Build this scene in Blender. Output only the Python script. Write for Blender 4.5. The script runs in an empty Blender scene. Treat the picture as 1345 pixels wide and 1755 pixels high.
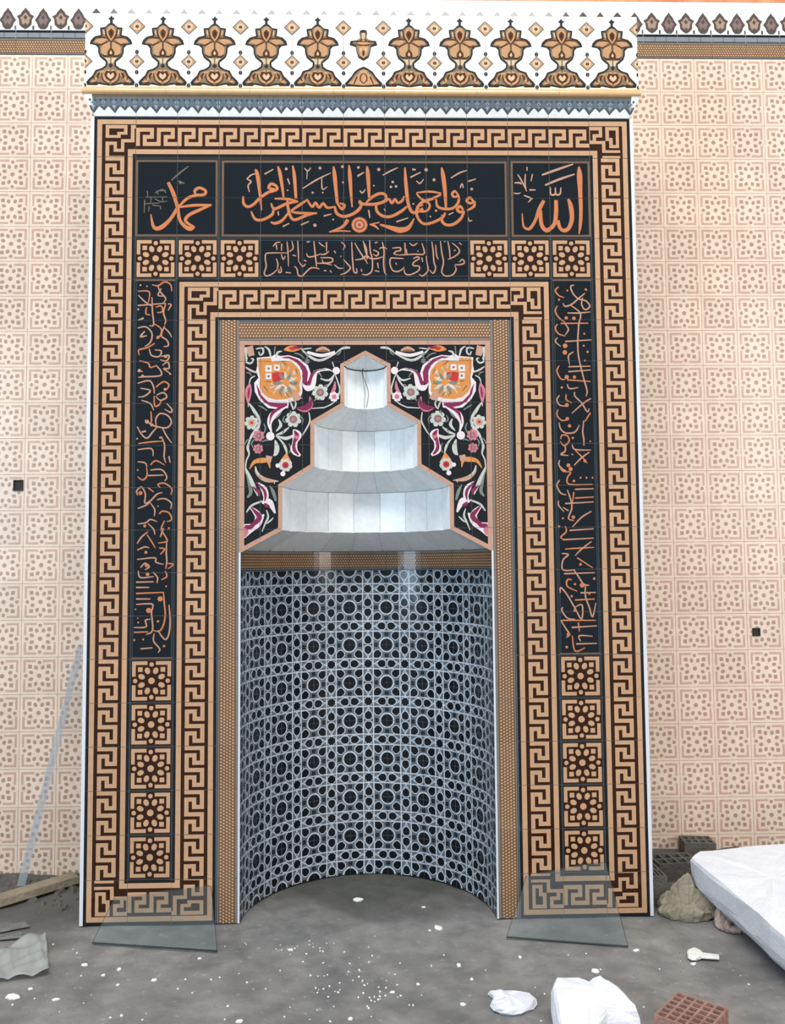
import bpy, bmesh, math, random
from math import sin, cos, pi, radians
from mathutils import Vector, Matrix, noise
from mathutils.geometry import tessellate_polygon

# ------------------------------------------------------------------ camera, world, lights, exposure
sc = bpy.context.scene
COL = sc.collection
F_PX, PITCH, ROLL, YAW = 1438.06, .0622471, -.00800478, .0234133
CX, CD, CZ = .0311026, 3.95733626, 1.63036081

def ray(u, v):
    a, b = u - 672.5, v - 877.5
    c, s = cos(-ROLL), sin(-ROLL)
    a, b = c * a - s * b, s * a + c * b
    x, up = a / F_PX, -b / F_PX
    c, s = cos(PITCH), sin(PITCH)
    y, z = c - s * up, s + c * up
    c, s = cos(YAW), sin(YAW)
    return Vector((c * x + s * y, -s * x + c * y, z))
def wall_at(u, v, Y=0.0):
    d = ray(u, v); t = (Y + CD) / d.y
    return CX + t * d.x, CZ + t * d.z
def floor_at(u, v, z0=0.0):
    d = ray(u, v); t = (z0 - CZ) / d.z
    return CX + t * d.x, -CD + t * d.y

fw = ray(672.5, 877.5).normalized()
rt = (ray(772.5, 877.5) - ray(672.5, 877.5)).normalized()
up = rt.cross(fw).normalized()
cd = bpy.data.cameras.new('camera'); cam = bpy.data.objects.new('camera', cd); COL.objects.link(cam)
cam.matrix_world = Matrix(((rt.x, up.x, -fw.x, CX), (rt.y, up.y, -fw.y, -CD), (rt.z, up.z, -fw.z, CZ), (0, 0, 0, 1)))
cd.sensor_fit = 'HORIZONTAL'; cd.sensor_width = 36; cd.lens = F_PX / 1345 * 36; cd.clip_start = .05
sc.camera = cam

W = bpy.data.worlds.new('world'); sc.world = W; W.use_nodes = True
bg = W.node_tree.nodes['Background']
bg.inputs[0].default_value = (.80, .90, 1.0, 1); bg.inputs[1].default_value = .55

def area(name, loc, target, sx, sy, power, col):
    l = bpy.data.lights.new(name, 'AREA'); l.shape = 'RECTANGLE'; l.size = sx; l.size_y = sy
    l.energy = power; l.color = col
    o = bpy.data.objects.new(name, l); COL.objects.link(o); o.location = loc
    o.rotation_euler = (Vector(target) - Vector(loc)).to_track_quat('-Z', 'Y').to_euler()
    return o
area('window_light_high', (-.4, -6.8, 11.0), (0, 0, 2.0), 7.0, 2.6, 1120, (1, .985, .95))
area('window_light_left', (-5.4, -5.6, 2.8), (.2, .3, 1.6), 2.4, 3.4, 210, (.62, .81, 1))
area('window_light_right', (5.6, -5.8, 3.2), (-.2, .3, 1.8), 2.4, 3.4, 170, (1, .97, .92))

sc.view_settings.view_transform = 'Standard'; sc.view_settings.look = 'None'
sc.view_settings.gamma = 1; sc.view_settings.use_curve_mapping = False
sc.view_settings.exposure = 0.0

# ------------------------------------------------------------------ materials
def lin(c):
    c = c / 255
    return c / 12.92 if c <= .04045 else ((c + .055) / 1.055) ** 2.4
RGB = dict(
    tan=(194, 153, 119), dark=(48, 24, 10), black=(24, 25, 28), navy=(14, 22, 28), line=(112, 88, 72), blueline=(52, 72, 88),
    text=(196, 120, 78), textl=(184, 140, 116), textd=(120, 56, 28), dim=(108, 96, 84), brick=(132, 134, 138),
    peach=(230, 207, 187), dot=(174, 141, 122), dotb=(199, 162, 141), white=(250, 250, 246), ceramic=(243, 246, 247),
    greyt=(88, 92, 92), ochre=(132, 96, 68), ochred=(84, 56, 38), sand=(208, 182, 150), greym=(126, 121, 114),
    nwhite=(196, 204, 213), ndark=(17, 23, 29), ngrey=(58, 64, 69), nfield=(98, 107, 116), pink=(188, 146, 124), orange=(208, 136, 74), red=(190, 52, 48),
    magenta=(128, 40, 76), rose=(196, 116, 128), leaf=(188, 190, 180), leafg=(120, 128, 118), fwhite=(222, 210, 210),
    friezew=(250, 250, 245), slate=(44, 44, 42), frtan=(190, 144, 104), frbrown=(84, 44, 18), frshade=(128, 112, 88), lace=(112, 122, 132), lacel=(170, 182, 192),
    laced=(78, 86, 94), umber=(120, 100, 72), peachb=(246, 208, 166), cream=(224, 182, 134), crown=(86, 76, 70), crownl=(166, 138, 118), mauve=(134, 108, 104))
MATS = {}
def nodes(name):
    m = bpy.data.materials.new(name); m.use_nodes = True
    nt = m.node_tree; b = nt.nodes['Principled BSDF']
    return m, nt, b
def mix_val(nt, src, lo, hi):
    r = nt.nodes.new('ShaderNodeMapRange'); r.inputs['To Min'].default_value = lo; r.inputs['To Max'].default_value = hi
    nt.links.new(src, r.inputs['Value']); return r.outputs[0]
def mat(key):
    """glazed ceramic of one printed colour: tiny tile-to-tile tone change, faint mottling and waviness"""
    if key in MATS: return MATS[key]
    m, nt, b = nodes('glaze_' + key)
    c = [lin(v) for v in RGB[key]]
    hsv = nt.nodes.new('ShaderNodeHueSaturation'); hsv.inputs['Color'].default_value = (*c, 1)
    oi = nt.nodes.new('ShaderNodeObjectInfo'); tc = nt.nodes.new('ShaderNodeTexCoord')
    n = nt.nodes.new('ShaderNodeTexNoise'); n.inputs['Scale'].default_value = 38; n.inputs['Detail'].default_value = 3
    geo = nt.nodes.new('ShaderNodeNewGeometry'); nt.links.new(geo.outputs['Position'], n.inputs['Vector'])
    a = nt.nodes.new('ShaderNodeMath'); a.operation = 'MULTIPLY'
    nt.links.new(mix_val(nt, oi.outputs['Random'], .95, 1.04), a.inputs[0])
    nt.links.new(mix_val(nt, n.outputs[0], .86, 1.12), a.inputs[1]); nt.links.new(a.outputs[0], hsv.inputs['Value'])
    nt.links.new(hsv.outputs[0], b.inputs['Base Color'])
    b.inputs['Specular IOR Level'].default_value = .38
    b.inputs['Roughness'].default_value = .26 if key == 'ceramic' else .10 if key not in ('peach', 'dot', 'dotb') else .3
    n2 = nt.nodes.new('ShaderNodeTexNoise'); n2.inputs['Scale'].default_value = 5
    nt.links.new(geo.outputs['Position'], n2.inputs['Vector'])
    bp = nt.nodes.new('ShaderNodeBump'); bp.inputs['Strength'].default_value = .06; bp.inputs['Distance'].default_value = .02
    nt.links.new(n2.outputs[0], bp.inputs['Height']); nt.links.new(bp.outputs[0], b.inputs['Normal'])
    MATS[key] = m; return m
def rough(name, c1, c2, scale=8, r=.85, bump=.4, detail=6, dist=.02, c3=None):
    m, nt, b = nodes(name)
    geo = nt.nodes.new('ShaderNodeNewGeometry')
    n = nt.nodes.new('ShaderNodeTexNoise'); n.inputs['Scale'].default_value = scale; n.inputs['Detail'].default_value = detail
    n.inputs['Roughness'].default_value = .65
    nt.links.new(geo.outputs['Position'], n.inputs['Vector'])
    cr = nt.nodes.new('ShaderNodeValToRGB'); e = cr.color_ramp.elements
    e[0].position = .32; e[1].position = .68
    e[0].color = (*[lin(v) for v in c1], 1); e[1].color = (*[lin(v) for v in c2], 1)
    nt.links.new(n.outputs[0], cr.inputs[0]); out = cr.outputs[0]
    if c3:
        v = nt.nodes.new('ShaderNodeTexNoise'); v.inputs['Scale'].default_value = scale * 16; v.inputs['Detail'].default_value = 4
        nt.links.new(geo.outputs['Position'], v.inputs['Vector'])
        r2 = nt.nodes.new('ShaderNodeValToRGB'); r2.color_ramp.elements[0].position = .64; r2.color_ramp.elements[1].position = .72
        nt.links.new(v.outputs[0], r2.inputs[0])
        mx = nt.nodes.new('ShaderNodeMix'); mx.data_type = 'RGBA'; nt.links.new(r2.outputs[0], mx.inputs[0])
        nt.links.new(out, mx.inputs[6]); mx.inputs[7].default_value = (*[lin(q) for q in c3], 1); out = mx.outputs[2]
    nt.links.new(out, b.inputs['Base Color']); b.inputs['Roughness'].default_value = r
    n2 = nt.nodes.new('ShaderNodeTexNoise'); n2.inputs['Scale'].default_value = scale * 6; n2.inputs['Detail'].default_value = 6
    nt.links.new(geo.outputs['Position'], n2.inputs['Vector'])
    bp = nt.nodes.new('ShaderNodeBump'); bp.inputs['Strength'].default_value = bump; bp.inputs['Distance'].default_value = dist
    nt.links.new(n2.outputs[0], bp.inputs['Height']); nt.links.new(bp.outputs[0], b.inputs['Normal'])
    return m
M_GROUT = rough('grout_cement', (120, 120, 118), (150, 150, 146), 30, .9, .2)
M_WALLG = rough('wall_grout', (214, 190, 170), (226, 204, 184), 30, .9, .1)
M_CORE = rough('plaster_render', (150, 146, 140), (176, 170, 162), 6, .9, .3)
M_WHITEPL = rough('white_plaster', (238, 240, 240), (246, 246, 244), 5, .8, .08)
M_FLOOR = rough('dusty_screed', (108, 107, 106), (146, 142, 138), 2.2, .82, .5, 9, .012, (150, 148, 144))
def stain_floor():
    nt = M_FLOOR.node_tree; b = nt.nodes['Principled BSDF']; src = b.inputs['Base Color'].links[0].from_socket
    geo = nt.nodes.new('ShaderNodeNewGeometry'); N = nt.nodes.new
    n = N('ShaderNodeTexNoise'); n.inputs['Scale'].default_value = 3.2; n.inputs['Detail'].default_value = 7
    nt.links.new(geo.outputs['Position'], n.inputs['Vector'])
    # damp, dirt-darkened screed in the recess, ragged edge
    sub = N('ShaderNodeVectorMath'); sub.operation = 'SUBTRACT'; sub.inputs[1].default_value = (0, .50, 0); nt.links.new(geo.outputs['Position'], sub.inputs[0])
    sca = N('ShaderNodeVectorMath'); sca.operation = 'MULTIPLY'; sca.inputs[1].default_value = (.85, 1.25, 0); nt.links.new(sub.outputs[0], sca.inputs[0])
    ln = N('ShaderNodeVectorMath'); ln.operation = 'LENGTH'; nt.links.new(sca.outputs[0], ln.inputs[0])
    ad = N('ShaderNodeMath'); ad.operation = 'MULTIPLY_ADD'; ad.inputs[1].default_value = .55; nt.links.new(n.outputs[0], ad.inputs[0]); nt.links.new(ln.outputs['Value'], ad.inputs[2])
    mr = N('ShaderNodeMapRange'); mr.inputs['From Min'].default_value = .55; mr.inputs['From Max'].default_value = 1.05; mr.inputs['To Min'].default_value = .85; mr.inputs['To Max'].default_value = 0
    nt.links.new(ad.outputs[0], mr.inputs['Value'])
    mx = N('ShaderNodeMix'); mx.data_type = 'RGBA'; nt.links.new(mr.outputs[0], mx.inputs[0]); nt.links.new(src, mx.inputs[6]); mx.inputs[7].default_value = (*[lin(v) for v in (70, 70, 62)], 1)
    # broad dark patches and pale dusty ones over the whole floor
    n3 = N('ShaderNodeTexNoise'); n3.inputs['Scale'].default_value = 9; n3.inputs['Detail'].default_value = 8; n3.inputs['Distortion'].default_value = .6
    nt.links.new(geo.outputs['Position'], n3.inputs['Vector'])
    m3 = N('ShaderNodeMapRange'); m3.inputs['From Min'].default_value = .35; m3.inputs['From Max'].default_value = .65; m3.inputs['To Min'].default_value = .84; m3.inputs['To Max'].default_value = 1.08
    nt.links.new(n3.outputs[0], m3.inputs['Value'])
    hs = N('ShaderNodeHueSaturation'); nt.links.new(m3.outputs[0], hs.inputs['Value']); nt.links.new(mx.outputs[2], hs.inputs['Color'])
    # dark soil along the back wall on both sides of the niche block
    sp = N('ShaderNodeSeparateXYZ'); nt.links.new(geo.outputs['Position'], sp.inputs[0])
    ab = N('ShaderNodeMath'); ab.operation = 'ABSOLUTE'; nt.links.new(sp.outputs[0], ab.inputs[0])
    mn = N('ShaderNodeMath'); mn.operation = 'MULTIPLY_ADD'; mn.inputs[1].default_value = .6; nt.links.new(n.outputs[0], mn.inputs[0]); nt.links.new(sp.outputs[1], mn.inputs[2])
    r1 = N('ShaderNodeMapRange'); r1.inputs['From Min'].default_value = .05; r1.inputs['From Max'].default_value = .40; nt.links.new(mn.outputs[0], r1.inputs['Value'])
    r2 = N('ShaderNodeMapRange'); r2.inputs['From Min'].default_value = 1.22; r2.inputs['From Max'].default_value = 1.36; nt.links.new(ab.outputs[0], r2.inputs['Value'])
    pm = N('ShaderNodeMath'); pm.operation = 'MULTIPLY'; nt.links.new(r1.outputs[0], pm.inputs[0]); nt.links.new(r2.outputs[0], pm.inputs[1])
    pk = N('ShaderNodeMath'); pk.operation = 'MULTIPLY'; pk.inputs[1].default_value = .8; nt.links.new(pm.outputs[0], pk.inputs[0])
    mz = N('ShaderNodeMix'); mz.data_type = 'RGBA'; nt.links.new(pk.outputs[0], mz.inputs[0]); nt.links.new(hs.outputs[0], mz.inputs[6]); mz.inputs[7].default_value = (*[lin(v) for v in (76, 74, 68)], 1)
    nt.links.new(mz.outputs[2], b.inputs['Base Color'])
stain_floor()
M_FOAM = rough('foam_board', (226, 230, 238), (240, 240, 244), 14, .8, .6, 6, .006)
M_PLASTER = rough('plaster_crumb', (232, 230, 224), (248, 246, 240), 20, .85, .4)
M_BRICK = rough('fired_clay', (142, 106, 94), (168, 130, 116), 16, .85, .3)
M_GBRICK = rough('dusty_grey_block', (84, 80, 74), (108, 102, 94), 14, .9, .4)
M_WOOD = rough('dusty_timber', (128, 116, 98), (156, 142, 120), 9, .8, .3)
M_SHADOWBOX = rough('dark_box_plastic', (30, 30, 28), (52, 48, 40), 30, .7, .2)
M_ORANGE = rough('orange_painted_band', (196, 104, 56), (238, 168, 120), 7, .6, .1)
M_RUBBLE = rough('grey_rubble', (96, 96, 92), (132, 130, 126), 18, .9, .5)
def plain(name, rgb, r=.5, metal=0, alpha=1, trans=0, ior=1.45):
    m, nt, b = nodes(name)
    b.inputs['Base Color'].default_value = (*[lin(v) for v in rgb], 1); b.inputs['Roughness'].default_value = r
    b.inputs['Metallic'].default_value = metal; b.inputs['Alpha'].default_value = alpha
    b.inputs['Transmission Weight'].default_value = trans; b.inputs['IOR'].default_value = ior
    return m
M_TRIM = plain('pale_trim', (214, 216, 222), .35)
M_EDGE = plain('glass_edge_dark', (26, 40, 42), .2)
M_WIRE = plain('wire_black', (28, 28, 30), .5)
M_ALU = plain('clear_strip', (190, 204, 216), .3, 0, .38)
M_SHEET = plain('plastic_sheet', (178, 182, 178), .35, 0, .62)
M_BAG = rough('dusty_bag', (132, 123, 104), (164, 154, 134), 10, .55, .5)
M_BAG2 = rough('dusty_bag_pink', (156, 136, 126), (186, 168, 156), 10, .6, .5)
# window glass for the leaning panes
M_GLASS, _nt, _b = nodes('dusty_glass')
_nt.nodes.remove(_b)
_g = _nt.nodes.new('ShaderNodeBsdfGlossy'); _g.inputs['Roughness'].default_value = .04; _g.inputs['Color'].default_value = (1, 1, 1, 1)
_t = _nt.nodes.new('ShaderNodeBsdfTransparent'); _t.inputs['Color'].default_value = (.92, .95, .95, 1)
_d = _nt.nodes.new('ShaderNodeBsdfDiffuse'); _d.inputs['Color'].default_value = (.45, .5, .52, 1)
_m1 = _nt.nodes.new('ShaderNodeMixShader'); _m1.inputs[0].default_value = .03
_m2 = _nt.nodes.new('ShaderNodeMixShader'); _lw = _nt.nodes.new('ShaderNodeLayerWeight'); _lw.inputs[0].default_value = .5
_pw = _nt.nodes.new('ShaderNodeMath'); _pw.operation = 'POWER'; _pw.inputs[1].default_value = 4; _nt.links.new(_lw.outputs['Facing'], _pw.inputs[0])
_fr = _nt.nodes.new('ShaderNodeMath'); _fr.operation = 'MULTIPLY_ADD'; _fr.inputs[1].default_value = .8; _fr.inputs[2].default_value = .045; _nt.links.new(_pw.outputs[0], _fr.inputs[0])
_nt.links.new(_t.outputs[0], _m1.inputs[1]); _nt.links.new(_d.outputs[0], _m1.inputs[2])
_nt.links.new(_fr.outputs[0], _m2.inputs[0]); _nt.links.new(_m1.outputs[0], _m2.inputs[1]); _nt.links.new(_g.outputs[0], _m2.inputs[2])
_nt.links.new(_m2.outputs[0], _nt.nodes['Material Output'].inputs[0])

# ------------------------------------------------------------------ helpers
def link(name, me, parent=None):
    o = bpy.data.objects.new(name, me); COL.objects.link(o)
    if parent is not None: o.parent = parent
    return o
def mesh(name, verts, faces, mats, idx=None, smooth=False):
    me = bpy.data.meshes.new(name); me.from_pydata([tuple(v) for v in verts], [], faces)
    for m in mats: me.materials.append(m)
    if idx: me.polygons.foreach_set('material_index', idx)
    if smooth: me.polygons.foreach_set('use_smooth', [True] * len(me.polygons))
    me.update(); return me
def bm_mesh(name, bm, mats, smooth=False):
    me = bpy.data.meshes.new(name); bm.to_mesh(me); bm.free()
    for m in mats: me.materials.append(m)
    if smooth: me.polygons.foreach_set('use_smooth', [True] * len(me.polygons))
    return me
def thing(name, label, cat, loc=(0, 0, 0), group=None):
    o = link(name, None); o.location = loc; o['label'] = label; o['category'] = cat
    if group: o['group'] = group
    return o
def tag(o, label, cat, group=None):
    o['label'] = label; o['category'] = cat
    if group: o['group'] = group
    return o
def box_vf(x0, x1, y0, y1, z0, z1, V=None, Fc=None):
    V = [] if V is None else V; Fc = [] if Fc is None else Fc
    n = len(V)
    V += [(x0, y0, z0), (x1, y0, z0), (x1, y1, z0), (x0, y1, z0), (x0, y0, z1), (x1, y0, z1), (x1, y1, z1), (x0, y1, z1)]
    Fc += [tuple(n + i for i in f) for f in ((0, 3, 2, 1), (4, 5, 6, 7), (0, 1, 5, 4), (1, 2, 6, 5), (2, 3, 7, 6), (3, 0, 4, 7))]
    return V, Fc
def box(name, x0, x1, y0, y1, z0, z1, m, parent=None):
    V, Fc = box_vf(x0, x1, y0, y1, z0, z1)
    return link(name, mesh(name, V, Fc, [m]), parent)

def area2(p): return sum(p[i][0] * p[(i + 1) % len(p)][1] - p[(i + 1) % len(p)][0] * p[i][1] for i in range(len(p)))
def clip(poly, clipper):                    # Sutherland-Hodgman, convex counter-clockwise clipper
    out = poly
    for i in range(len(clipper)):
        ax, ay = clipper[i]; bx, by = clipper[(i + 1) % len(clipper)]
        inp = out; out = []
        if not inp: return []
        def side(p): return (bx - ax) * (p[1] - ay) - (by - ay) * (p[0] - ax)
        for j in range(len(inp)):
            p, q = inp[j], inp[(j + 1) % len(inp)]
            sp, sq = side(p), side(q)
            if sp >= 0: out.append(p)
            if (sp > 0 > sq) or (sp < 0 < sq):
                t = sp / (sp - sq); out.append((p[0] + t * (q[0] - p[0]), p[1] + t * (q[1] - p[1])))
    return out if len(out) > 2 and abs(area2(out)) > 2e-8 else []
def rect(x0, y0, x1, y1): return [(x0, y0), (x1, y0), (x1, y1), (x0, y1)]
def ngon(cx, cy, rx, ry=None, n=8, rot=0):
    ry = rx if ry is None else ry
    return [(cx + rx * cos(rot + 2 * pi * i / n), cy + ry * sin(rot + 2 * pi * i / n)) for i in range(n)]
def smooth_line(pts, sub=4):
    if len(pts) < 3: return pts
    out = []
    for i in range(len(pts) - 1):
        p0 = pts[max(i - 1, 0)]; p1 = pts[i]; p2 = pts[i + 1]; p3 = pts[min(i + 2, len(pts) - 1)]
        for k in range(sub):
            t = k / sub
            out.append(tuple(.5 * (2 * p1[j] + (p2[j] - p0[j]) * t + (2 * p0[j] - 5 * p1[j] + 4 * p2[j] - p3[j]) * t * t
                                   + (3 * p1[j] - p0[j] - 3 * p2[j] + p3[j]) * t ** 3) for j in range(len(p1))))
    out.append(pts[-1]); return out
class Canvas:
    """flat print: coloured convex polygons in layers"""
    def __init__(s): s.items = []
    def poly(s, col, pts, layer=1):
        if area2(pts) < 0: pts = pts[::-1]
        xs = [p[0] for p in pts]; ys = [p[1] for p in pts]
        s.items.append((layer, col, pts, min(xs), min(ys), max(xs), max(ys)))
    def shape(s, col, pts, layer=1):
        for t in tessellate_polygon([[Vector((p[0], p[1], 0)) for p in pts]]):
            s.poly(col, [pts[i] for i in t], layer)
    def stroke(s, col, pts, w, layer=1, sub=4):
        """pts in plane units; w a number or list of half-tapering widths"""
        n = len(pts)
        if not isinstance(w, (list, tuple)): w = [w * .7] + [w] * (n - 2) + [w * .55] if n > 2 else [w, w * .7]
        if len(w) != n: w = [w[0] + (w[-1] - w[0]) * i / (n - 1) for i in range(n)]
        q = smooth_line([(p[0], p[1], ww) for p, ww in zip(pts, w)], sub)
        L = []
        for i, p in enumerate(q):
            a = q[max(i - 1, 0)]; b = q[min(i + 1, len(q) - 1)]
            dx, dy = b[0] - a[0], b[1] - a[1]; d = math.hypot(dx, dy) or 1
            h = max(p[2], .0003) / 2
            L.append(((p[0] - dy / d * h, p[1] + dx / d * h), (p[0] + dy / d * h, p[1] - dx / d * h)))
        for i in range(len(L) - 1):
            a, b = L[i], L[i + 1]
            s.poly(col, [a[1], b[1], a[0]], layer); s.poly(col, [b[1], b[0], a[0]], layer)
    def near(s, x0, y0, x1, y1):
        return [it for it in s.items if it[3] < x1 and it[5] > x0 and it[4] < y1 and it[6] > y0]
FLAT = lambda u, v, d: (u, -d, v)
def tile_mesh(name, pieces, canvas, base, origin=(0, 0), thick=.006, fmap=FLAT, step=.0003):
    """pieces: convex outlines making up the tile face; print clipped to them"""
    V = []; Fc = []; I = []; keys = [base]
    ox, oy = origin
    def face(pts, d, key):
        n = len(V)
        if key not in keys: keys.append(key)
        for p in pts: V.append(fmap(p[0] - ox, p[1] - oy, d))
        Fc.append(tuple(range(n, n + len(pts)))); I.append(keys.index(key))
    for pc in pieces:
        if area2(pc) < 0: pc = pc[::-1]
        face(pc, 0, base)
        for i in range(len(pc)):
            a, b = pc[i], pc[(i + 1) % len(pc)]
            n = len(V)
            V.extend([fmap(a[0] - ox, a[1] - oy, 0), fmap(b[0] - ox, b[1] - oy, 0), fmap(b[0] - ox, b[1] - oy, -thick), fmap(a[0] - ox, a[1] - oy, -thick)])
            Fc.append((n + 3, n + 2, n + 1, n)); I.append(0)
        if canvas:
            xs = [p[0] for p in pc]; ys = [p[1] for p in pc]
            for cnt, (layer, col, pts, *_r) in enumerate(canvas.near(min(xs), min(ys), max(xs), max(ys))):
                q = clip(pts, pc)
                if q: face(q, layer * step + (cnt % 60) * 3.5e-6, col)
    return mesh(name, V, Fc, [mat(k) for k in keys], I)

# ------------------------------------------------------------------ structure: floor, back wall, ceiling
random.seed(4)
YW = .65                                       # face of the tiled back wall
def floor_h(x, y):
    h = .006 * noise.noise((x * 3, y * 3, 0)) + .003 * noise.noise((x * 11, y * 11, 3)) - .006
    if y > .0 and abs(x) > 1.33:                # swept dirt against the back wall
        t = min(1, max(0, (y - .02) / .6)); t = t * t * (3 - 2 * t)
        h += t * ((.085 if x > 0 else .012) + .022 * noise.noise((x * 7, y * 7, 5)))
    return h
def grid(x0, x1, y0, y1, s):
    nx = max(1, round((x1 - x0) / s)); ny = max(1, round((y1 - y0) / s))
    V = [(x0 + (x1 - x0) * i / nx, y0 + (y1 - y0) * j / ny) for j in range(ny + 1) for i in range(nx + 1)]
    V = [(x, y, floor_h(x, y)) for x, y in V]
    Fc = [(j * (nx + 1) + i, j * (nx + 1) + i + 1, (j + 1) * (nx + 1) + i + 1, (j + 1) * (nx + 1) + i) for j in range(ny) for i in range(nx)]
    return V, Fc
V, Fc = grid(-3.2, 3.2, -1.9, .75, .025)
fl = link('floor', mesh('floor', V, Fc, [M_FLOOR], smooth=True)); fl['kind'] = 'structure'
V, Fc = grid(-7, 7, -9, -1.9, .25)
for (a, b) in ((-7, -3.2), (3.2, 7)):
    v2, f2 = grid(a, b, -1.9, .75, .25); n = len(V); V += v2; Fc += [tuple(i + n for i in f) for f in f2]
o = link('floor', mesh('floor_far', V, Fc, [M_FLOOR], smooth=True)); o['kind'] = 'structure'
wl = box('wall_back', -5, 5, YW + .0015, YW + .2, -.15, 4.806, M_WALLG); wl['kind'] = 'structure'
tw = box('trim_2', -5, 5, YW - .0035, YW + .2, 4.806, 4.852, M_WHITEPL); tw['kind'] = 'structure'
tr = box('trim_1', -5, 5, YW - .006, YW + .2, 4.852, 5.3, M_ORANGE); tr['kind'] = 'structure'

# ------------------------------------------------------------------ prints
def star_print(base_cols, scale, half):
    """eight-petalled star in a bracketed square, centred on 0,0"""
    dot, br, line = base_cols; c = Canvas(); k = scale
    def P(col, pts, l=1): c.poly(col, [(x * k, y * k) for x, y in pts], l)
    small_ = base_cols[2] == 'peach'; P(dot, ngon(0, 0, 42 if small_ else 50, n=8, rot=pi / 8))
    for i in range(8):
        a = radians(22.5 + 45 * i); x, y = 158 * cos(a), 158 * sin(a)
        e = []
        for q in range(8):
            t = 2 * pi * (q + .5) / 8; u, v = (42 if small_ else 52) * cos(t), (34 if small_ else 40) * sin(t)
            e.append((x + u * cos(a) - v * sin(a), y + u * sin(a) + v * cos(a)))
        P(dot, e)
    for sx in (-1, 1):
        for sy in (-1, 1):
            P(br if half else dot, rect(sx * 165 - 34, sy * 165 - 34, sx * 165 + 34, sy * 165 + 34))
            o_, i_, e_ = 285, (246 if base_cols[2] == 'peach' else 232), 62
            P(br, rect(min(sx * e_, sx * o_), min(sy * i_, sy * o_), max(sx * e_, sx * o_), max(sy * i_, sy * o_)))
            P(br, rect(min(sx * i_, sx * o_), min(sy * e_, sy * i_), max(sx * i_, sx * o_), max(sy * e_, sy * i_)))
    for a in range(4):
        t = a * pi / 2; x, y = 238 * cos(t), 238 * sin(t)
        P(line, ngon(x, y, 64, n=4)); P(dot, ngon(x, y, 34, n=8), 2)
    return c
# back-wall tile, outer size .198
TW = .198
wall_c = star_print(('dot', 'dotb', 'peach'), TW / 2 / 331, False)
J = .0011
def wall_tile(i0x, z0, name='tile'):
    return tile_mesh(name, [rect(-TW / 2 + J, -TW / 2 + J, TW / 2 - J, TW / 2 - J)], wall_c, 'peach', thick=.005)
wt = wall_tile(0, 0)
cols = [-1.472 - TW * (i + .5) for i in range(-1, 4)] + [1.492 + TW * (i + .5) for i in range(-1, 5)]
Z_TOP = 4.512
def hole_pieces(hx, hz, r, cx, cz):
    a = rect(-TW / 2 + J, -TW / 2 + J, TW / 2 - J, TW / 2 - J); x0, z0 = a[0]; x1, z1 = a[2]
    hx -= cx; hz -= cz
    L, R, B, T = max(hx - r, x0 + .004), min(hx + r, x1 - .004), max(hz - r, z0 + .004), min(hz + r, z1 - .004)
    return [rect(x0, z0, L, z1), rect(R, z0, x1, z1), rect(L, z0, R, B), rect(L, T, R, z1)], (L + cx, R + cx, B + cz, T + cz)
sockets = [wall_at(33, 832, YW) + (.030, 'small dark recessed wall box in the tiling left of the niche'),
           wall_at(1295, 1083, YW) + (.022, 'smaller dark recessed wall box in the tiling at far right')]
for x in cols:
    for r in range(23):
        z = Z_TOP - TW * (r + .5)
        if r == 22 and x < 0: pass
        hit = None
        for s in sockets:
            if abs(s[0] - x) < TW / 2 and abs(s[1] - z) < TW / 2: hit = s
        if hit:
            pcs, rc = hole_pieces(hit[0], hit[1], hit[2], x, z)
            me = tile_mesh('tile', pcs, wall_c, 'peach', thick=.005)
            t = thing('wall_box', hit[3], 'wall box', (rc[0] / 2 + rc[1] / 2, YW, rc[2]))
            w, h = (rc[1] - rc[0]) / 2 - .0005, rc[3] - rc[2] - .001
            Vb, Fb = [], []
            for q in ((-w, -w + .004, 0, h), (w - .004, w, 0, h), (-w + .004, w - .004, 0, .004), (-w + .004, w - .004, h - .004, h)):
                box_vf(q[0], q[1], -.009, .0012, q[2], q[3], Vb, Fb)
            link('box_rim', mesh('box_rim', Vb, Fb, [M_SHADOWBOX]), t)
            Vb, Fb = box_vf(-w + .004, w - .004, -.002, .0012, .004, h - .004)
            link('box_back', mesh('box_back', Vb, Fb, [M_SHADOWBOX]), t)
        else: me = wt
        o = link('tile', me, wl); o.location = (x, YW - .0035, z)
# tiles further out than the photograph shows, joined
Vs, Fs, Is = [], [], []
for x in [cols[4] - TW * (i + 1) for i in range(7)] + [cols[-1] + TW * (i + 1) for i in range(7)]:
    for r in range(23):
        n = len(Vs); z = Z_TOP - TW * (r + .5)
        Vs += [(v.co.x + x, v.co.y + YW - .0035, v.co.z + z) for v in wt.vertices]
        for p in wt.polygons: Fs.append(tuple(i + n for i in p.vertices)); Is.append(p.material_index)
o = link('outer_tiles', mesh('outer_tiles', Vs, Fs, list(wt.materials), Is), wl); o['kind'] = 'stuff'
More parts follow.
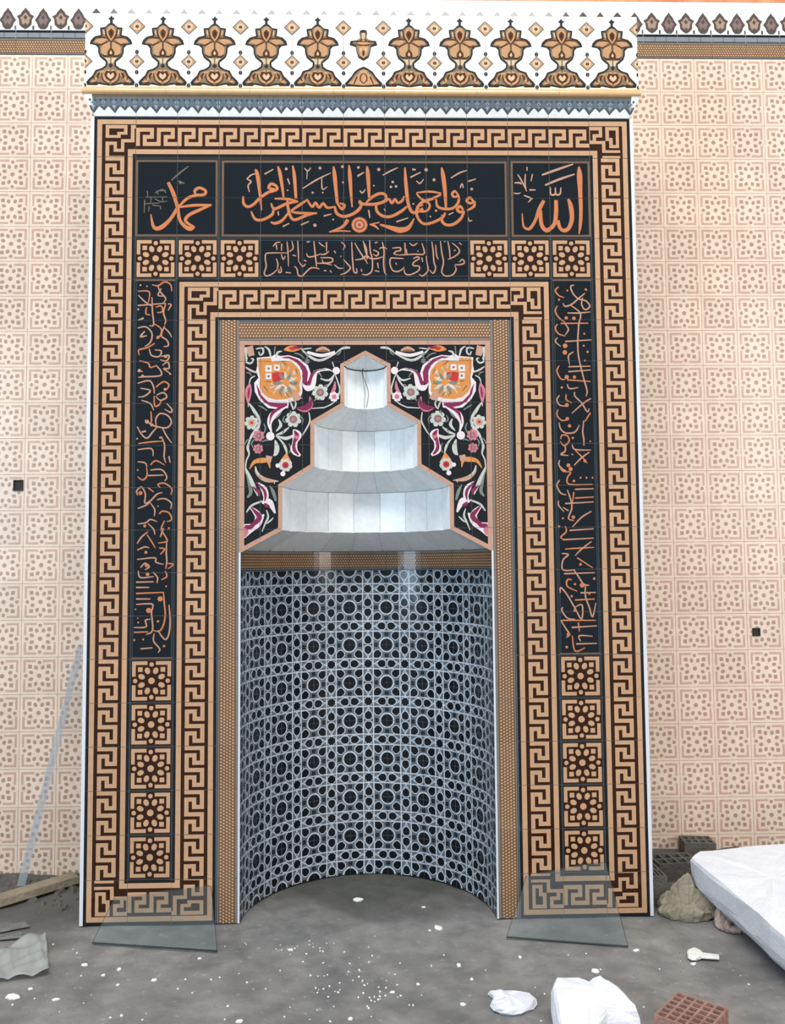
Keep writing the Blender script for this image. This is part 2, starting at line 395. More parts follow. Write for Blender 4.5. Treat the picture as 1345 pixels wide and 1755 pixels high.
# border course (mosaic strip .1 high) and crown course
def mosaic_print(w, h, vertical=True, rows=14):
    c = Canvas()
    def P(col, x0, y0, x1, y1, l=1):
        c.poly(col, rect(x0, y0, x1, y1) if vertical else rect(y0, x0, y1, x1), l)
    P('greym', -w / 2, -h / 2, w / 2, h / 2); P('blueline', -w / 2 + .003, -h / 2, -w / 2 + .008, h / 2, 2)
    P('ochre', -w / 2 + .016, -h / 2, w / 2 - .014, h / 2, 2)
    P('ochred', -w / 2 + .0135, -h / 2, -w / 2 + .016, h / 2, 2); P('ochred', w / 2 - .014, -h / 2, w / 2 - .0115, h / 2, 2)
    for j in range(rows):
        for i in range(5):
            y = -h / 2 + h * (j + (.25 if i % 2 else .75)) / rows; x = -w / 2 + .023 + .0136 * i
            q = ngon(x, y, .0046, .0040, 4)
            c.poly('sand', q if vertical else [(b, a) for a, b in q], 3)
            if i < 4:
                q = ngon(x + .0068, y + h / rows * .25, .0022, .0030, 4)
                c.poly('ochred', q if vertical else [(b, a) for a, b in q], 3)
    return c
mos_v = mosaic_print(.1, .2); mos_h = mosaic_print(.1, .2, False)
crown_c = Canvas()
def crown_pts(pts, cx, k=1.0, ky=1.0, y0=0):
    S = .198 / 504
    h = [((370 if cx == 0 else 610) + p[0] * k, p[1]) for p in pts]
    full = [(370 + (252 * cx if cx else 0) + p[0] * k, y0 + (p[1] - y0) * ky) for p in pts] + [(370 + (252 * cx if cx else 0) - p[0] * k, y0 + (p[1] - y0) * ky) for p in pts[::-1] if p[0] > 0]
    return [((x - 490) * S, (580 - y) * S) for x, y in full]
A_ = [(0, 115), (55, 180), (70, 212), (125, 242), (95, 290), (88, 370), (45, 415), (0, 440)]
B_ = [(0, 115), (22, 150), (55, 190), (80, 245), (120, 300), (85, 350), (70, 400), (35, 440)]
for cx, sh, inner in ((0, A_, 'crownl'), (1, B_, 'mauve')):
    crown_c.shape('crown', crown_pts(sh, cx), 1)
    crown_c.shape(inner, crown_pts(sh, cx, .62, .62, 300), 2)
    crown_c.shape('crown', crown_pts([(0, 220), (28, 262), (0, 300)], cx), 3)
    crown_c.shape('crown', crown_pts([(0, 340), (30, 380), (0, 430)], cx), 3)
S_ = .198 / 504
for cx in (230, 484, 736):
    crown_c.poly('crown', rect((cx - 15 - 490) * S_, (580 - 445) * S_, (cx + 15 - 490) * S_, (580 - 385) * S_), 1)
crown_c.poly('navy', rect(-.1, (580 - 490) * S_, .1, (580 - 452) * S_), 2)
crown_c.poly('brick', rect(-.1, (580 - 562) * S_, .1, (580 - 490) * S_), 2)
for k in range(3): crown_c.poly('laced', rect(-.099 + .066 * k, (580 - 562) * S_, -.096 + .066 * k, (580 - 490) * S_), 3)
crown_c.poly('slate', rect(-.1, -.01, .1, (580 - 562) * S_), 2)
ct = tile_mesh('crown_tile', [rect(-TW / 2 + J, .001, TW / 2 - J, .197)], crown_c, 'friezew', thick=.005)
bt = tile_mesh('border_tile', [rect(-TW / 2 + J, -.046, TW / 2 - J, .046)], mos_h, 'ochre', thick=.005)
# crown motifs lie at -1.913 (A) / -1.821 (B); tile centre is 0.05 right of A
xc = -1.913 + .048
k0 = -3
for k in range(-15, 29):
    x = xc + TW * k
    o = link('crown_tile', ct, wl); o.location = (x, YW - .0035, 4.606)
    o = link('border_tile', bt, wl); o.location = (x, YW - .0035, 4.559)

# ------------------------------------------------------------------ the prayer niche
mih = thing('prayer_niche', 'tall tiled prayer niche with black and tan key borders and a stepped white hood', 'prayer niche')
R0, R1, R2, R3 = .59, .395, .243, .100
Z0, Z1, Z2, Z3, Z4, Z5, Z6 = 1.70, 1.795, 2.0, 2.095, 2.3, 2.385, 2.575
ZAP = 2.632
OPEN = [(0, R0), (Z0 - .01, R0), (Z1, R1), (Z2, R1), (Z3, R2), (Z4, R2), (Z5, R3), (Z6, R3), (ZAP, 0.0)]   # z, half width

PC = Canvas()                                   # print of the flat front, in plane units
def r_(col, x0, y0, x1, y1, l=1): PC.poly(col, rect(x0, y0, x1, y1), l)
# key (meander) tiles -------------------------------------------------
ROWS = ['11111', '00001', '11101', '10101', '10111', '10000']
cr = [.0550, .0745, .0905, .1100, .1260, .1455]     # edges of the five cross cells
rw = [0, .0190, .0330, .0520, .0670, .0860, .1]      # edges of the six cells of one repeat
def key_print(vertical=True):
    c = Canvas()
    def P(col, a0, b0, a1, b1, l=1): c.poly(col, rect(a0 - .1, b0 - .1, a1 - .1, b1 - .1) if vertical else rect(b0 - .1, .1 - a1, b1 - .1, .1 - a0), l)
    for (a, b, col) in ((0, .0144, 'black'), (.0144, .0378, 'tan'), (.0378, .1622, 'dark'), (.1622, .1856, 'tan'), (.1856, .2, 'black')):
        P(col, a, 0, b, .2)
    for u in (0, .1):
        for ri in range(6):
            row = ROWS[ri] if vertical else ROWS[(6 - ri) % 6]
            a, b = rw[ri], rw[ri + 1]
            if vertical: b0, b1 = .2 - (u + b), .2 - (u + a)       # read downwards
            else:
                # columns read left to right
                e = [0, .0190, .0330, .0520, .0670, .0860, .1]
                b0, b1 = u + e[ri], u + e[ri + 1]
            k = 0
            while k < 5:
                if row[k] == '1':
                    j = k
                    while j + 1 < 5 and row[j + 1] == '1': j += 1
                    P('tan', cr[k], b0, cr[j + 1], b1, 2); k = j + 1
                else: k += 1
    return c
kv, kh = key_print(True), key_print(False)
def corner_print(kind):
    c = Canvas(); q = .2 / 905
    def P(col, x0, y0, x1, y1, l=1):
        a = rect(x0 * q, .2 - y1 * q, x1 * q, .2 - y0 * q)
        if kind in ('BR', 'BL'): a = [(.2 - x, .2 - y) for x, y in a]
        c.poly(col, [(x - .1, y - .1) for x, y in a], l)
    if kind in ('TL', 'BR'):
        P('black', 0, 0, 905, 905); P('tan', 65, 65, 905, 905, 2); P('dark', 171, 171, 905, 905, 3)
        P('tan', 734, 734, 905, 905, 4); P('black', 840, 840, 905, 905, 5)
        for t in ((248, 190, 720, 268), (645, 190, 720, 408), (500, 345, 720, 408), (500, 345, 570, 480), (248, 418, 575, 480), (248, 190, 325, 480),
                  (795, 190, 875, 578), (795, 190, 905, 268), (585, 508, 875, 580), (585, 508, 655, 795), (425, 725, 655, 795), (425, 565, 495, 795), (248, 565, 495, 640), (248, 565, 330, 905),
                  (248, 885, 660, 905)): P('tan', *t, 4)
    else:
        P('black', 0, 0, 905, 905); P('tan', 0, 65, 840, 905, 2); P('dark', 0, 171, 734, 905, 3)
        P('tan', 0, 734, 171, 905, 4); P('black', 0, 840, 65, 905, 5)
        for t in ((0, 190, 95, 268), (0, 190, 0 + 40, 268), (85 - 80, 500, 90, 580), (360, 240 - 50, 660, 268), (360, 190, 440, 508), (360, 440, 520, 508), (440, 440, 520, 670), (440, 600, 660, 670), (590, 190, 660, 670),
                  (0, 190, 290, 268), (215, 190, 290, 430), (75, 355, 290, 430), (75, 355, 150, 580), (75, 510, 350, 580), (280, 510, 355, 780), (280, 720, 680, 780), (280, 850, 680, 905), (0, 190, 20, 580)):
            P('tan', *t, 4)
    return c
KC = {k: corner_print(k) for k in ('TL', 'TR', 'BL', 'BR')}
G = .0010
def std_tile(name, canvas, base, w=.2, h=.2): return tile_mesh(name, [rect(-w / 2 + G, -h / 2 + G, w / 2 - G, h / 2 - G)], canvas, base)
T_V, T_H = std_tile('key_tile', kv, 'dark'), std_tile('key_tile', kh, 'dark')
T_C = {k: std_tile('key_corner_tile', KC[k], 'dark') for k in KC}
def put(me, name, cx, cz, y=0):
    o = link(name, me, mih); o.location = (cx, y, cz); return o
for sx in (-1, 1):
    for r in range(17): put(T_V, 'key_tile', sx * 1.2, .3 + .2 * r)
    for r in range(13): put(T_V, 'key_tile', sx * .8, .3 + .2 * r)
    put(T_H, 'key_tile', sx * 1.0, .1)
    lft, rgt = (-1.2, -.8) if sx < 0 else (.8, 1.2)
    put(T_C['BL'], 'key_corner_tile', lft, .1); put(T_C['BR'], 'key_corner_tile', rgt, .1)
for k in range(11): put(T_H, 'key_tile', -1.0 + .2 * k, 3.7)
for k in range(7): put(T_H, 'key_tile', -.6 + .2 * k, 2.9)
put(T_C['TL'], 'key_corner_tile', -1.2, 3.7); put(T_C['TR'], 'key_corner_tile', 1.2, 3.7)
put(T_C['TL'], 'key_corner_tile', -.8, 2.9); put(T_C['TR'], 'key_corner_tile', .8, 2.9)
# star tiles ---------------------------------------------------------
st_c = star_print(('tan', 'tan', 'dark'), .1 / 317, False)
sc2 = Canvas(); sc2.poly('dark', rect(-.093, -.093, .093, .093), 1)
sc2.poly('blueline', rect(-.0975, -.1, -.0955, .1), 1); sc2.poly('blueline', rect(.0955, -.1, .0975, .1), 1)
for it in st_c.items: sc2.items.append((it[0] + 1,) + it[1:])
T_S = std_tile('star_tile', sc2, 'slate')
for sx in (-1, 1):
    for k in range(3): put(T_S, 'star_tile', sx * (1.0 - .2 * k), 3.1)
    for k in range(5): put(T_S, 'star_tile', sx * 1.0, .3 + .2 * k)
# mosaic border around the opening -----------------------------------
mos_r = Canvas(); mos_r.items = [(l, c, [(-x, y) for x, y in p][::-1], -b, yb, -a, yd) for (l, c, p, a, yb, b, yd) in mos_v.items]
mos_t = Canvas(); mos_t.items = [(l, c, [(x, -y) for x, y in p][::-1], a, -yd, b, -yb) for (l, c, p, a, yb, b, yd) in mos_h.items]
T_ML = tile_mesh('mosaic_tile', [rect(-.05 + G, -.1 + G, .05 - G, .1 - G)], mos_v, 'ochre')
T_MR = tile_mesh('mosaic_tile', [rect(-.05 + G, -.1 + G, .05 - G, .1 - G)], mos_r, 'ochre')
T_MT = tile_mesh('mosaic_tile', [rect(-.1 + G, -.05 + G, .1 - G, .05 - G)], mos_t, 'ochre')
T_MC = tile_mesh('mosaic_tile', [rect(-.05 + G, -.05 + G, .05 - G, .05 - G)], mos_v, 'ochre')
for r in range(13): put(T_ML, 'mosaic_tile', -.65, .1 + .2 * r); put(T_MR, 'mosaic_tile', .65, .1 + .2 * r)
for r, sx in ((0, -1), (0, 1)):
    put(tile_mesh('mosaic_tile', [rect(-.05 + G, -.1 + G, .05 - G, .1 - G)], mos_v if sx < 0 else mos_r, 'ochre'), 'mosaic_tile', sx * .65, 2.7)
for k in range(6): put(T_MT, 'mosaic_tile', -.5 + .2 * k, 2.75)

# ---------------------------- calligraphy, traced as pen strokes on the tile face
def zoomer(x0, y0, s): return lambda x, y: wall_at(x0 + x / s, y0 + y / s)
PXM = 4 / 1438                                  # metres per photo pixel on the front face
def strokes(Z, s, lst, col='text', w=20, layer=2, shade=True):
    for ki, it in enumerate(lst):
        c, ww, pts = (col if not (w == 13 and ki % 3) else 'textl'), w, it
        if isinstance(it, tuple): ww = it[0]; pts = it[1]; c = it[2] if len(it) > 2 else col
        P = [Z(pts[i], pts[i + 1]) for i in range(0, len(pts), 2)]
        if isinstance(ww, (list, tuple)): wm = [q / s * PXM for q in ww]
        else: wm = ww / s * PXM
        if len(P) == 1:
            PC.poly(c, ngon(P[0][0], P[0][1], wm / 2 if not isinstance(wm, list) else wm[0] / 2, n=6), layer); continue
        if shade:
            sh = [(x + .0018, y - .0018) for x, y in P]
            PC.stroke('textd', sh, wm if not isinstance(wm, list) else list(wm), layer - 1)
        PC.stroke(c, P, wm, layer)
def frame_box(x0, z0, x1, z1, t=.010, col='line', inner='navy'):
    r_(inner, x0, z0, x1, z1, 1)
    for q in ((x0, z0, x1, z0 + t), (x0, z1 - t, x1, z1), (x0, z0, x0 + t, z1), (x1 - t, z0, x1, z1)): r_(col, *q, 2)
frame_box(-1.098, 3.208, -.706, 3.585); frame_box(-.686, 3.208, .692, 3.583); frame_box(.712, 3.208, 1.098, 3.585)
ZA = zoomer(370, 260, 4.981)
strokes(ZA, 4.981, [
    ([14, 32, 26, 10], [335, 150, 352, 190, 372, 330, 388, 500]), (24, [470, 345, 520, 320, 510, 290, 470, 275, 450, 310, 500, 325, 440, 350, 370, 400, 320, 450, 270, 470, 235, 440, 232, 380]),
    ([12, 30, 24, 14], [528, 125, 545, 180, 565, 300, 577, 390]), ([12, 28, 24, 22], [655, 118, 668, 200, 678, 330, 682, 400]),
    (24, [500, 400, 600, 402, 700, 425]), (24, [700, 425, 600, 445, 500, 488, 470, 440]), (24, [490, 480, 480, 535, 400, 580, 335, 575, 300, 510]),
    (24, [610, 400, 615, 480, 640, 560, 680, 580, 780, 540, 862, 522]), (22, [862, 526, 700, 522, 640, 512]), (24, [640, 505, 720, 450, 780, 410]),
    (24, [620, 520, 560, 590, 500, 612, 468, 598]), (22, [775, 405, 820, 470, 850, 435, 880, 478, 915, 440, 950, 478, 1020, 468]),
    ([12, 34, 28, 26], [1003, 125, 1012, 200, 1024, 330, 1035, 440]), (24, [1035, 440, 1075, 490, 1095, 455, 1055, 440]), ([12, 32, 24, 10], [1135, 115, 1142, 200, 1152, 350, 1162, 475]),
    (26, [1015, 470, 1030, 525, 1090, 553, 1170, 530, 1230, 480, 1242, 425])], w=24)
strokes(ZA, 4.981, [(14, [740, 315, 860, 240, 980, 182]), (14, [415, 192, 490, 150]), (28, [600, 147]), (28, [888, 140]), (12, [755, 140, 785, 165, 810, 135]), (10, [780, 160, 775, 235]),
    (12, [903, 225, 908, 320, 950, 300]), (22, [825, 350]), (28, [1080, 128]), (20, [1085, 262]), (14, [612, 230, 630, 280]), (16, [612, 330]), (32, [845, 628]), (14, [570, 640, 625, 612]), (14, [725, 625, 795, 595]),
    (14, [920, 550, 985, 532]), (18, [1000, 580]), (14, [262, 235, 300, 200, 345, 185]), (14, [265, 235, 300, 255, 275, 290, 285, 345]), (16, [912, 350]), (14, [530, 510, 535, 545])], col='textl', shade=False)
# rosette and leaf ornament under the line
for (k, c, rr) in ((1, 'textd', 74), (2, 'text', 68), (3, 'textd', 44), (4, 'textl', 34), (5, 'red', 14)):
    x, y = ZA(1225, 625); PC.poly(c, ngon(x, y, rr / 4.981 * PXM, n=12), k)
for k in range(8):
    x, y = ZA(1225 + 56 * cos(k * pi / 4), 625 + 56 * sin(k * pi / 4)); PC.poly('textl', ngon(x, y, 9 / 4.981 * PXM, n=6), 3)
strokes(ZA, 4.981, [([30, 24, 10], [1125, 580, 1080, 640, 970, 685]), (14, [965, 684, 1060, 676, 1150, 680])], w=20)
ZB = zoomer(600, 260, 4.804)
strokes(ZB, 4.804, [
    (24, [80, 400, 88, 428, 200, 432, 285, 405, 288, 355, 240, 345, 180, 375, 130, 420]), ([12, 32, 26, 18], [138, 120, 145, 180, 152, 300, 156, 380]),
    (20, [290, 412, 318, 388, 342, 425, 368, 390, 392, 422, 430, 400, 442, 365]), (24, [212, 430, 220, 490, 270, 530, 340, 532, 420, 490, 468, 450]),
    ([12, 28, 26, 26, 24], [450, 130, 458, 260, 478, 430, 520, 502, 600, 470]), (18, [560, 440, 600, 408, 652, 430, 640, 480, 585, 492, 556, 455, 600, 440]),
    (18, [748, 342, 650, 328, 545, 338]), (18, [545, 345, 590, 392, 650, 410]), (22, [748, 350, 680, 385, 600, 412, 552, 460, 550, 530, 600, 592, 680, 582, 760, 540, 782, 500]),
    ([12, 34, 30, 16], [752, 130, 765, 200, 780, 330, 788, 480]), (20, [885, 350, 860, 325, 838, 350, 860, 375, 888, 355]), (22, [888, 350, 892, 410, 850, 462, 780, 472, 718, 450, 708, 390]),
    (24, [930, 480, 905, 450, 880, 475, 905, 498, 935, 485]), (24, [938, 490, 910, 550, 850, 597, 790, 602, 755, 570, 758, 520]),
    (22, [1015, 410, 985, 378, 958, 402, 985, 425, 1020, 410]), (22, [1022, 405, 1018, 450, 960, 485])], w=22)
strokes(ZB, 4.804, [(14, [828, 218, 900, 175, 960, 155]), (14, [970, 245, 1035, 225]), (14, [268, 195, 330, 160, 392, 132]), (14, [495, 212, 580, 170]), (12, [60, 205, 115, 170]), (30, [235, 147]), (32, [625, 150]), (28, [690, 232]),
    (24, [350, 250]), (24, [335, 290]), (24, [377, 286]), (18, [510, 145, 540, 150]), (12, [545, 240, 575, 262, 605, 225]), (22, [707, 486]), (12, [810, 520, 850, 500]), (12, [970, 540, 980, 570, 1005, 565]), (18, [520, 430]), (12, [280, 470, 290, 490]),
    (14, [152, 480, 162, 545]), (14, [655, 530, 665, 540]), (14, [380, 578, 478, 545]), (26, [1000, 308]), (14, [905, 300, 920, 265, 932, 300]), (14, [80, 320, 100, 340, 125, 310]), (16, [195, 280]), (26, [68, 130]), (14, [60, 200, 110, 172])], col='textl', shade=False)
strokes(ZB, 4.804, [([14, 34, 48, 34, 8], [245, 600, 330, 625, 410, 645, 480, 625, 525, 550]), ([8, 20, 8], [160, 600, 200, 610, 235, 640]), (12, [160, 600, 240, 582])], w=20)
ZM = zoomer(220, 260, 4.483)
strokes(ZM, 4.483, [([24, 30, 26, 24, 30], [305, 235, 345, 320, 375, 420, 395, 525, 440, 580]), ([30, 34, 16], [440, 580, 475, 592, 508, 575]), (24, [505, 580, 440, 535, 460, 490, 540, 450, 638, 408]), (22, [638, 410, 500, 412, 385, 428]),
    (22, [385, 425, 450, 360, 520, 335, 580, 330, 592, 300, 545, 278, 510, 300, 520, 340]), ([26, 26, 34, 26, 8], [372, 440, 320, 520, 250, 582, 195, 580, 172, 480])], w=22)
small = [[130, 350, 300, 348], [125, 400, 240, 395], [145, 300, 150, 345], [175, 350, 172, 390], [205, 320, 260, 290, 290, 320], [200, 360, 250, 385, 300, 380], [125, 370, 122, 470], [160, 420, 155, 460], [185, 410, 250, 420], [262, 350, 265, 385], [215, 300, 230, 330], [240, 300, 290, 300], [245, 420, 250, 445]]
strokes(ZM, 4.483, [(9, q) for q in small] + [(14, [330, 220, 400, 160, 462, 112]), (26, [400, 238]), (14, [385, 225, 430, 245])], col='dim', shade=False)
ZL = zoomer(860, 260, 7.472)
strokes(ZL, 7.472, [([20, 70, 56, 46, 40, 12], [985, 190, 992, 300, 1000, 500, 1010, 750, 1003, 930, 985, 1055]), ([30, 60, 56, 50, 50, 44, 50], [848, 605, 880, 700, 895, 850, 860, 970, 800, 1010, 745, 980, 712, 880]),
    ([46, 54, 50, 50, 56, 50, 50], [690, 620, 692, 780, 672, 920, 610, 990, 560, 1005, 505, 930, 488, 750]), ([44, 50, 38, 40, 36, 26, 12], [538, 625, 480, 730, 430, 870, 375, 965, 330, 990, 275, 950, 258, 790])], w=50)
strokes(ZL, 7.472, [(32, [510, 300, 700, 232, 912, 160]), (32, [552, 430, 740, 352, 932, 288]), (24, [618, 455, 625, 545, 680, 545, 684, 460]), (24, [684, 460, 690, 545, 742, 542, 755, 458]),
    (20, [200, 290, 250, 370, 318, 510]), (20, [300, 285, 295, 400, 310, 500]), (18, [390, 290, 372, 380]), (24, [160, 400, 230, 400, 250, 420]), (18, [150, 530, 200, 538, 240, 525]), (22, [350, 490, 430, 490]), (22, [280, 560, 370, 600, 335, 650]), (18, [320, 195, 322, 245]), (26, [385, 600])], col='textl', shade=False)
# second line of writing, between the star tiles
r_('navy', -.5, 3.0, .5, 3.2, 1); r_('blueline', -.5, 3.012, .5, 3.015, 2); r_('blueline', -.5, 3.188, .5, 3.191, 2)
Z1_ = zoomer(430, 400, 6.725)
strokes(Z1_, 6.725, [[300, 420, 240, 470, 180, 490, 152, 460, 175, 380, 165, 300, 170, 240, 220, 225, 420, 225], [290, 290, 310, 350, 300, 420], [415, 95, 425, 200, 432, 380], [470, 90, 485, 170, 440, 210], [538, 85, 545, 220, 550, 330],
    [350, 240, 370, 300, 395, 260], [355, 120, 350, 200], [290, 130, 300, 190], [255, 150, 290, 110, 340, 100], [340, 380, 350, 440, 320, 450, 325, 410], [555, 330, 595, 380, 630, 350], [500, 380, 530, 410, 545, 480, 590, 490, 640, 440, 700, 395, 790, 410],
    [640, 230, 660, 270, 720, 265, 790, 240], [725, 90, 735, 200, 750, 330, 755, 390], [790, 240, 850, 240, 900, 205], [800, 280, 930, 285, 930, 330, 840, 340, 820, 300], [760, 345, 850, 345, 930, 365], [870, 100, 870, 210], [780, 100, 810, 130, 850, 155],
    [960, 360, 1010, 400, 1060, 400], [1065, 300, 1110, 350, 1145, 400, 1090, 455, 1030, 475], [1160, 100, 1170, 300, 1185, 440, 1220, 450, 1215, 400], [1195, 110, 1240, 190, 1300, 280, 1345, 350], [1200, 305, 1290, 290, 1345, 240], [1290, 90, 1330, 180, 1335, 300],
    [1040, 100, 1080, 140, 1060, 190], [1030, 260, 1040, 270], [960, 200, 975, 230], [840, 430, 870, 430], [910, 430, 930, 450], [400, 450, 460, 455], [1270, 410, 1275, 440], [640, 100, 680, 95], [610, 310, 640, 320], [480, 250, 520, 260]], w=15, col='textl')
Z2_ = zoomer(620, 400, 6.725)
strokes(Z2_, 6.725, [[90, 80, 95, 200, 120, 300, 115, 430, 60, 475, 0, 470], [20, 100, 40, 200, 70, 290], [0, 280, 60, 260, 100, 290, 170, 290, 240, 270], [130, 190, 190, 220, 170, 260, 130, 240], [235, 100, 255, 200, 250, 330, 260, 440, 285, 480], [200, 175, 250, 160, 290, 180],
    [350, 170, 440, 165, 440, 200, 400, 205, 370, 235, 430, 250], [430, 250, 600, 240, 710, 240, 715, 190, 690, 110], [480, 290, 380, 285, 330, 290, 325, 360, 360, 430, 430, 435, 490, 390], [495, 110, 500, 240], [550, 110, 590, 140, 640, 110], [510, 180, 520, 240],
    [590, 290, 640, 270, 660, 290, 600, 330, 590, 370, 660, 380, 650, 430, 560, 475, 500, 465, 485, 410], [690, 280, 700, 330], [660, 470, 700, 490, 760, 430, 750, 340, 740, 260], [805, 95, 820, 200, 830, 330, 850, 400, 820, 460, 780, 420], [850, 130, 860, 250, 880, 300],
    [905, 90, 920, 220, 940, 330, 920, 440, 960, 490, 1040, 480, 1085, 420, 1070, 370], [990, 90, 1010, 200, 1015, 300], [1040, 110, 1110, 170, 1120, 220, 1060, 270, 990, 300], [1070, 360, 1130, 360, 1180, 340, 1160, 300, 1120, 330], [950, 90, 960, 100], [1120, 110, 1150, 130], [150, 430, 200, 440], [180, 340, 190, 400], [390, 340, 400, 360], [150, 110, 180, 100], [1060, 200, 1080, 190], [640, 200, 650, 210]], w=15, col='textl')
# the two long columns of writing
for sx in (-1, 1):
    r_('navy', sx * 1.0 - .094, 1.2, sx * 1.0 + .094, 3.0, 1)
    for q in (-.091, .089): r_('blueline', sx * 1.0 + q, 1.2, sx * 1.0 + q + .003, 3.0, 2)
    r_('line', sx * 1.0 - .094, 2.990, sx * 1.0 + .094, 2.998, 2); r_('line', sx * 1.0 - .094, 1.202, sx * 1.0 + .094, 1.208, 2)
ZC = zoomer(220, 470, 5.322)
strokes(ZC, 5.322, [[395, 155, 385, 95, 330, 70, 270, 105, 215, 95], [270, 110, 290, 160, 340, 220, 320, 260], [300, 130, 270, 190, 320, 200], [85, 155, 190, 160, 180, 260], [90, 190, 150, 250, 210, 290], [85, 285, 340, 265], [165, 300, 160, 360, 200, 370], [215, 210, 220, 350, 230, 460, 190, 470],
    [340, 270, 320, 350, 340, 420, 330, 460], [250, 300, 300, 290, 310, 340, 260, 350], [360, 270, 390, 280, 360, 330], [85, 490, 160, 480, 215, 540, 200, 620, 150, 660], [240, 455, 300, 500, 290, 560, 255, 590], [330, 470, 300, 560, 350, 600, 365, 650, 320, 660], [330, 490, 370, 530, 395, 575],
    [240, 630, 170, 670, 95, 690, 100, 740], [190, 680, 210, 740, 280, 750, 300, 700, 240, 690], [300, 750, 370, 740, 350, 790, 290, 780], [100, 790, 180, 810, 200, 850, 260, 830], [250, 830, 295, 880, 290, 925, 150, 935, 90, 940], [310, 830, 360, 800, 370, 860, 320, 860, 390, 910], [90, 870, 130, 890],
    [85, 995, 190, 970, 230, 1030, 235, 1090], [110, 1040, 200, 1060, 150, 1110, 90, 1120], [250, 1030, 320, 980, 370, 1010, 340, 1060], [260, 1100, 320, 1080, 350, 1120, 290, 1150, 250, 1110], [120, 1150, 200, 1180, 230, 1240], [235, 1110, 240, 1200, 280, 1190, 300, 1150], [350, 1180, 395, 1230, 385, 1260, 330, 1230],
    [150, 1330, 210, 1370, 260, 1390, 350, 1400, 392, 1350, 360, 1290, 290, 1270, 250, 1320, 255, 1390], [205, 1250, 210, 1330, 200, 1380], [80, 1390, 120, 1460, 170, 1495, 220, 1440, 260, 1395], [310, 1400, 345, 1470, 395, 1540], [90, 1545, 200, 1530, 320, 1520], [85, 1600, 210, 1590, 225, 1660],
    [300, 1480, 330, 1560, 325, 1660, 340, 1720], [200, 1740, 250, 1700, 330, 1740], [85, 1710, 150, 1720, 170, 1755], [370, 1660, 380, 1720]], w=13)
strokes(ZC, 5.322, [(20, [110, 100]), (16, [170, 110]), (22, [90, 320]), (18, [140, 400, 90, 420]), (18, [150, 520, 110, 570, 170, 560]), (30, [270, 575]), (34, [340, 750]), (34, [100, 880]), (30, [130, 930]), (30, [335, 1050]), (40, [170, 1345]), (30, [215, 1375]), (18, [160, 1430, 120, 1440]), (20, [290, 1490]), (18, [80, 1500]), (20, [380, 910])], col='textl', w=14, shade=False)
ZD = zoomer(220, 800, 5.322)
strokes(ZD, 5.322, [[85, 90, 130, 120, 170, 80, 165, 0], [200, 30, 300, 25, 350, 90, 330, 130], [180, 80, 320, 75], [290, 190, 270, 160, 330, 150, 395, 200, 385, 255], [85, 260, 75, 220, 120, 185, 155, 250, 150, 330, 200, 310, 260, 250, 310, 235], [85, 380, 160, 350, 200, 320], [180, 190, 230, 230],
    [200, 330, 240, 390, 235, 450], [260, 300, 330, 290, 390, 330, 385, 385], [280, 430, 310, 405, 370, 420, 395, 480, 350, 500], [85, 520, 160, 510, 200, 480, 260, 500], [180, 520, 230, 570, 240, 620], [330, 490, 300, 570, 340, 640, 350, 680, 270, 695], [320, 560, 290, 640],
    [80, 700, 120, 640, 180, 590], [170, 620, 210, 680, 245, 740], [80, 760, 150, 730, 190, 740], [350, 680, 345, 780, 350, 860, 340, 930], [280, 740, 330, 750, 290, 800], [80, 845, 240, 830, 250, 870, 320, 890], [110, 920, 150, 880, 190, 910, 150, 940], [355, 880, 410, 890, 360, 930], [90, 950, 110, 1010, 230, 1000],
    [225, 960, 265, 1010, 260, 1060], [335, 950, 350, 1000, 300, 1030], [70, 1052, 230, 1048], [70, 1100, 190, 1100], [70, 1155, 320, 1145], [70, 1205, 200, 1205], [70, 1255, 210, 1250, 220, 1290, 210, 1330, 220, 1490, 160, 1530], [320, 1145, 325, 1220, 335, 1340, 320, 1440, 280, 1500, 220, 1490],
    [370, 1260, 380, 1400, 370, 1520, 340, 1575, 300, 1540, 270, 1490], [50, 1465, 160, 1460, 155, 1400, 200, 1390], [50, 1510, 180, 1505], [235, 1520, 230, 1590, 285, 1660, 270, 1695], [110, 1660, 220, 1650]], w=13)
strokes(ZD, 5.322, [(40, [110, 240]), (30, [150, 540]), (30, [160, 780]), (34, [165, 900]), (36, [175, 980]), (50, [290, 1205]), (50, [185, 1310]), (24, [270, 1410]), (24, [325, 1635]), (20, [55, 1580]), (20, [135, 1575]), (16, [65, 1300]), (18, [90, 1420]), (14, [85, 1380]), (20, [370, 560]), (18, [85, 30]), (16, [270, 360]), (18, [345, 1090])], col='text', w=14, shade=False)
ZE = zoomer(940, 480, 5.322)
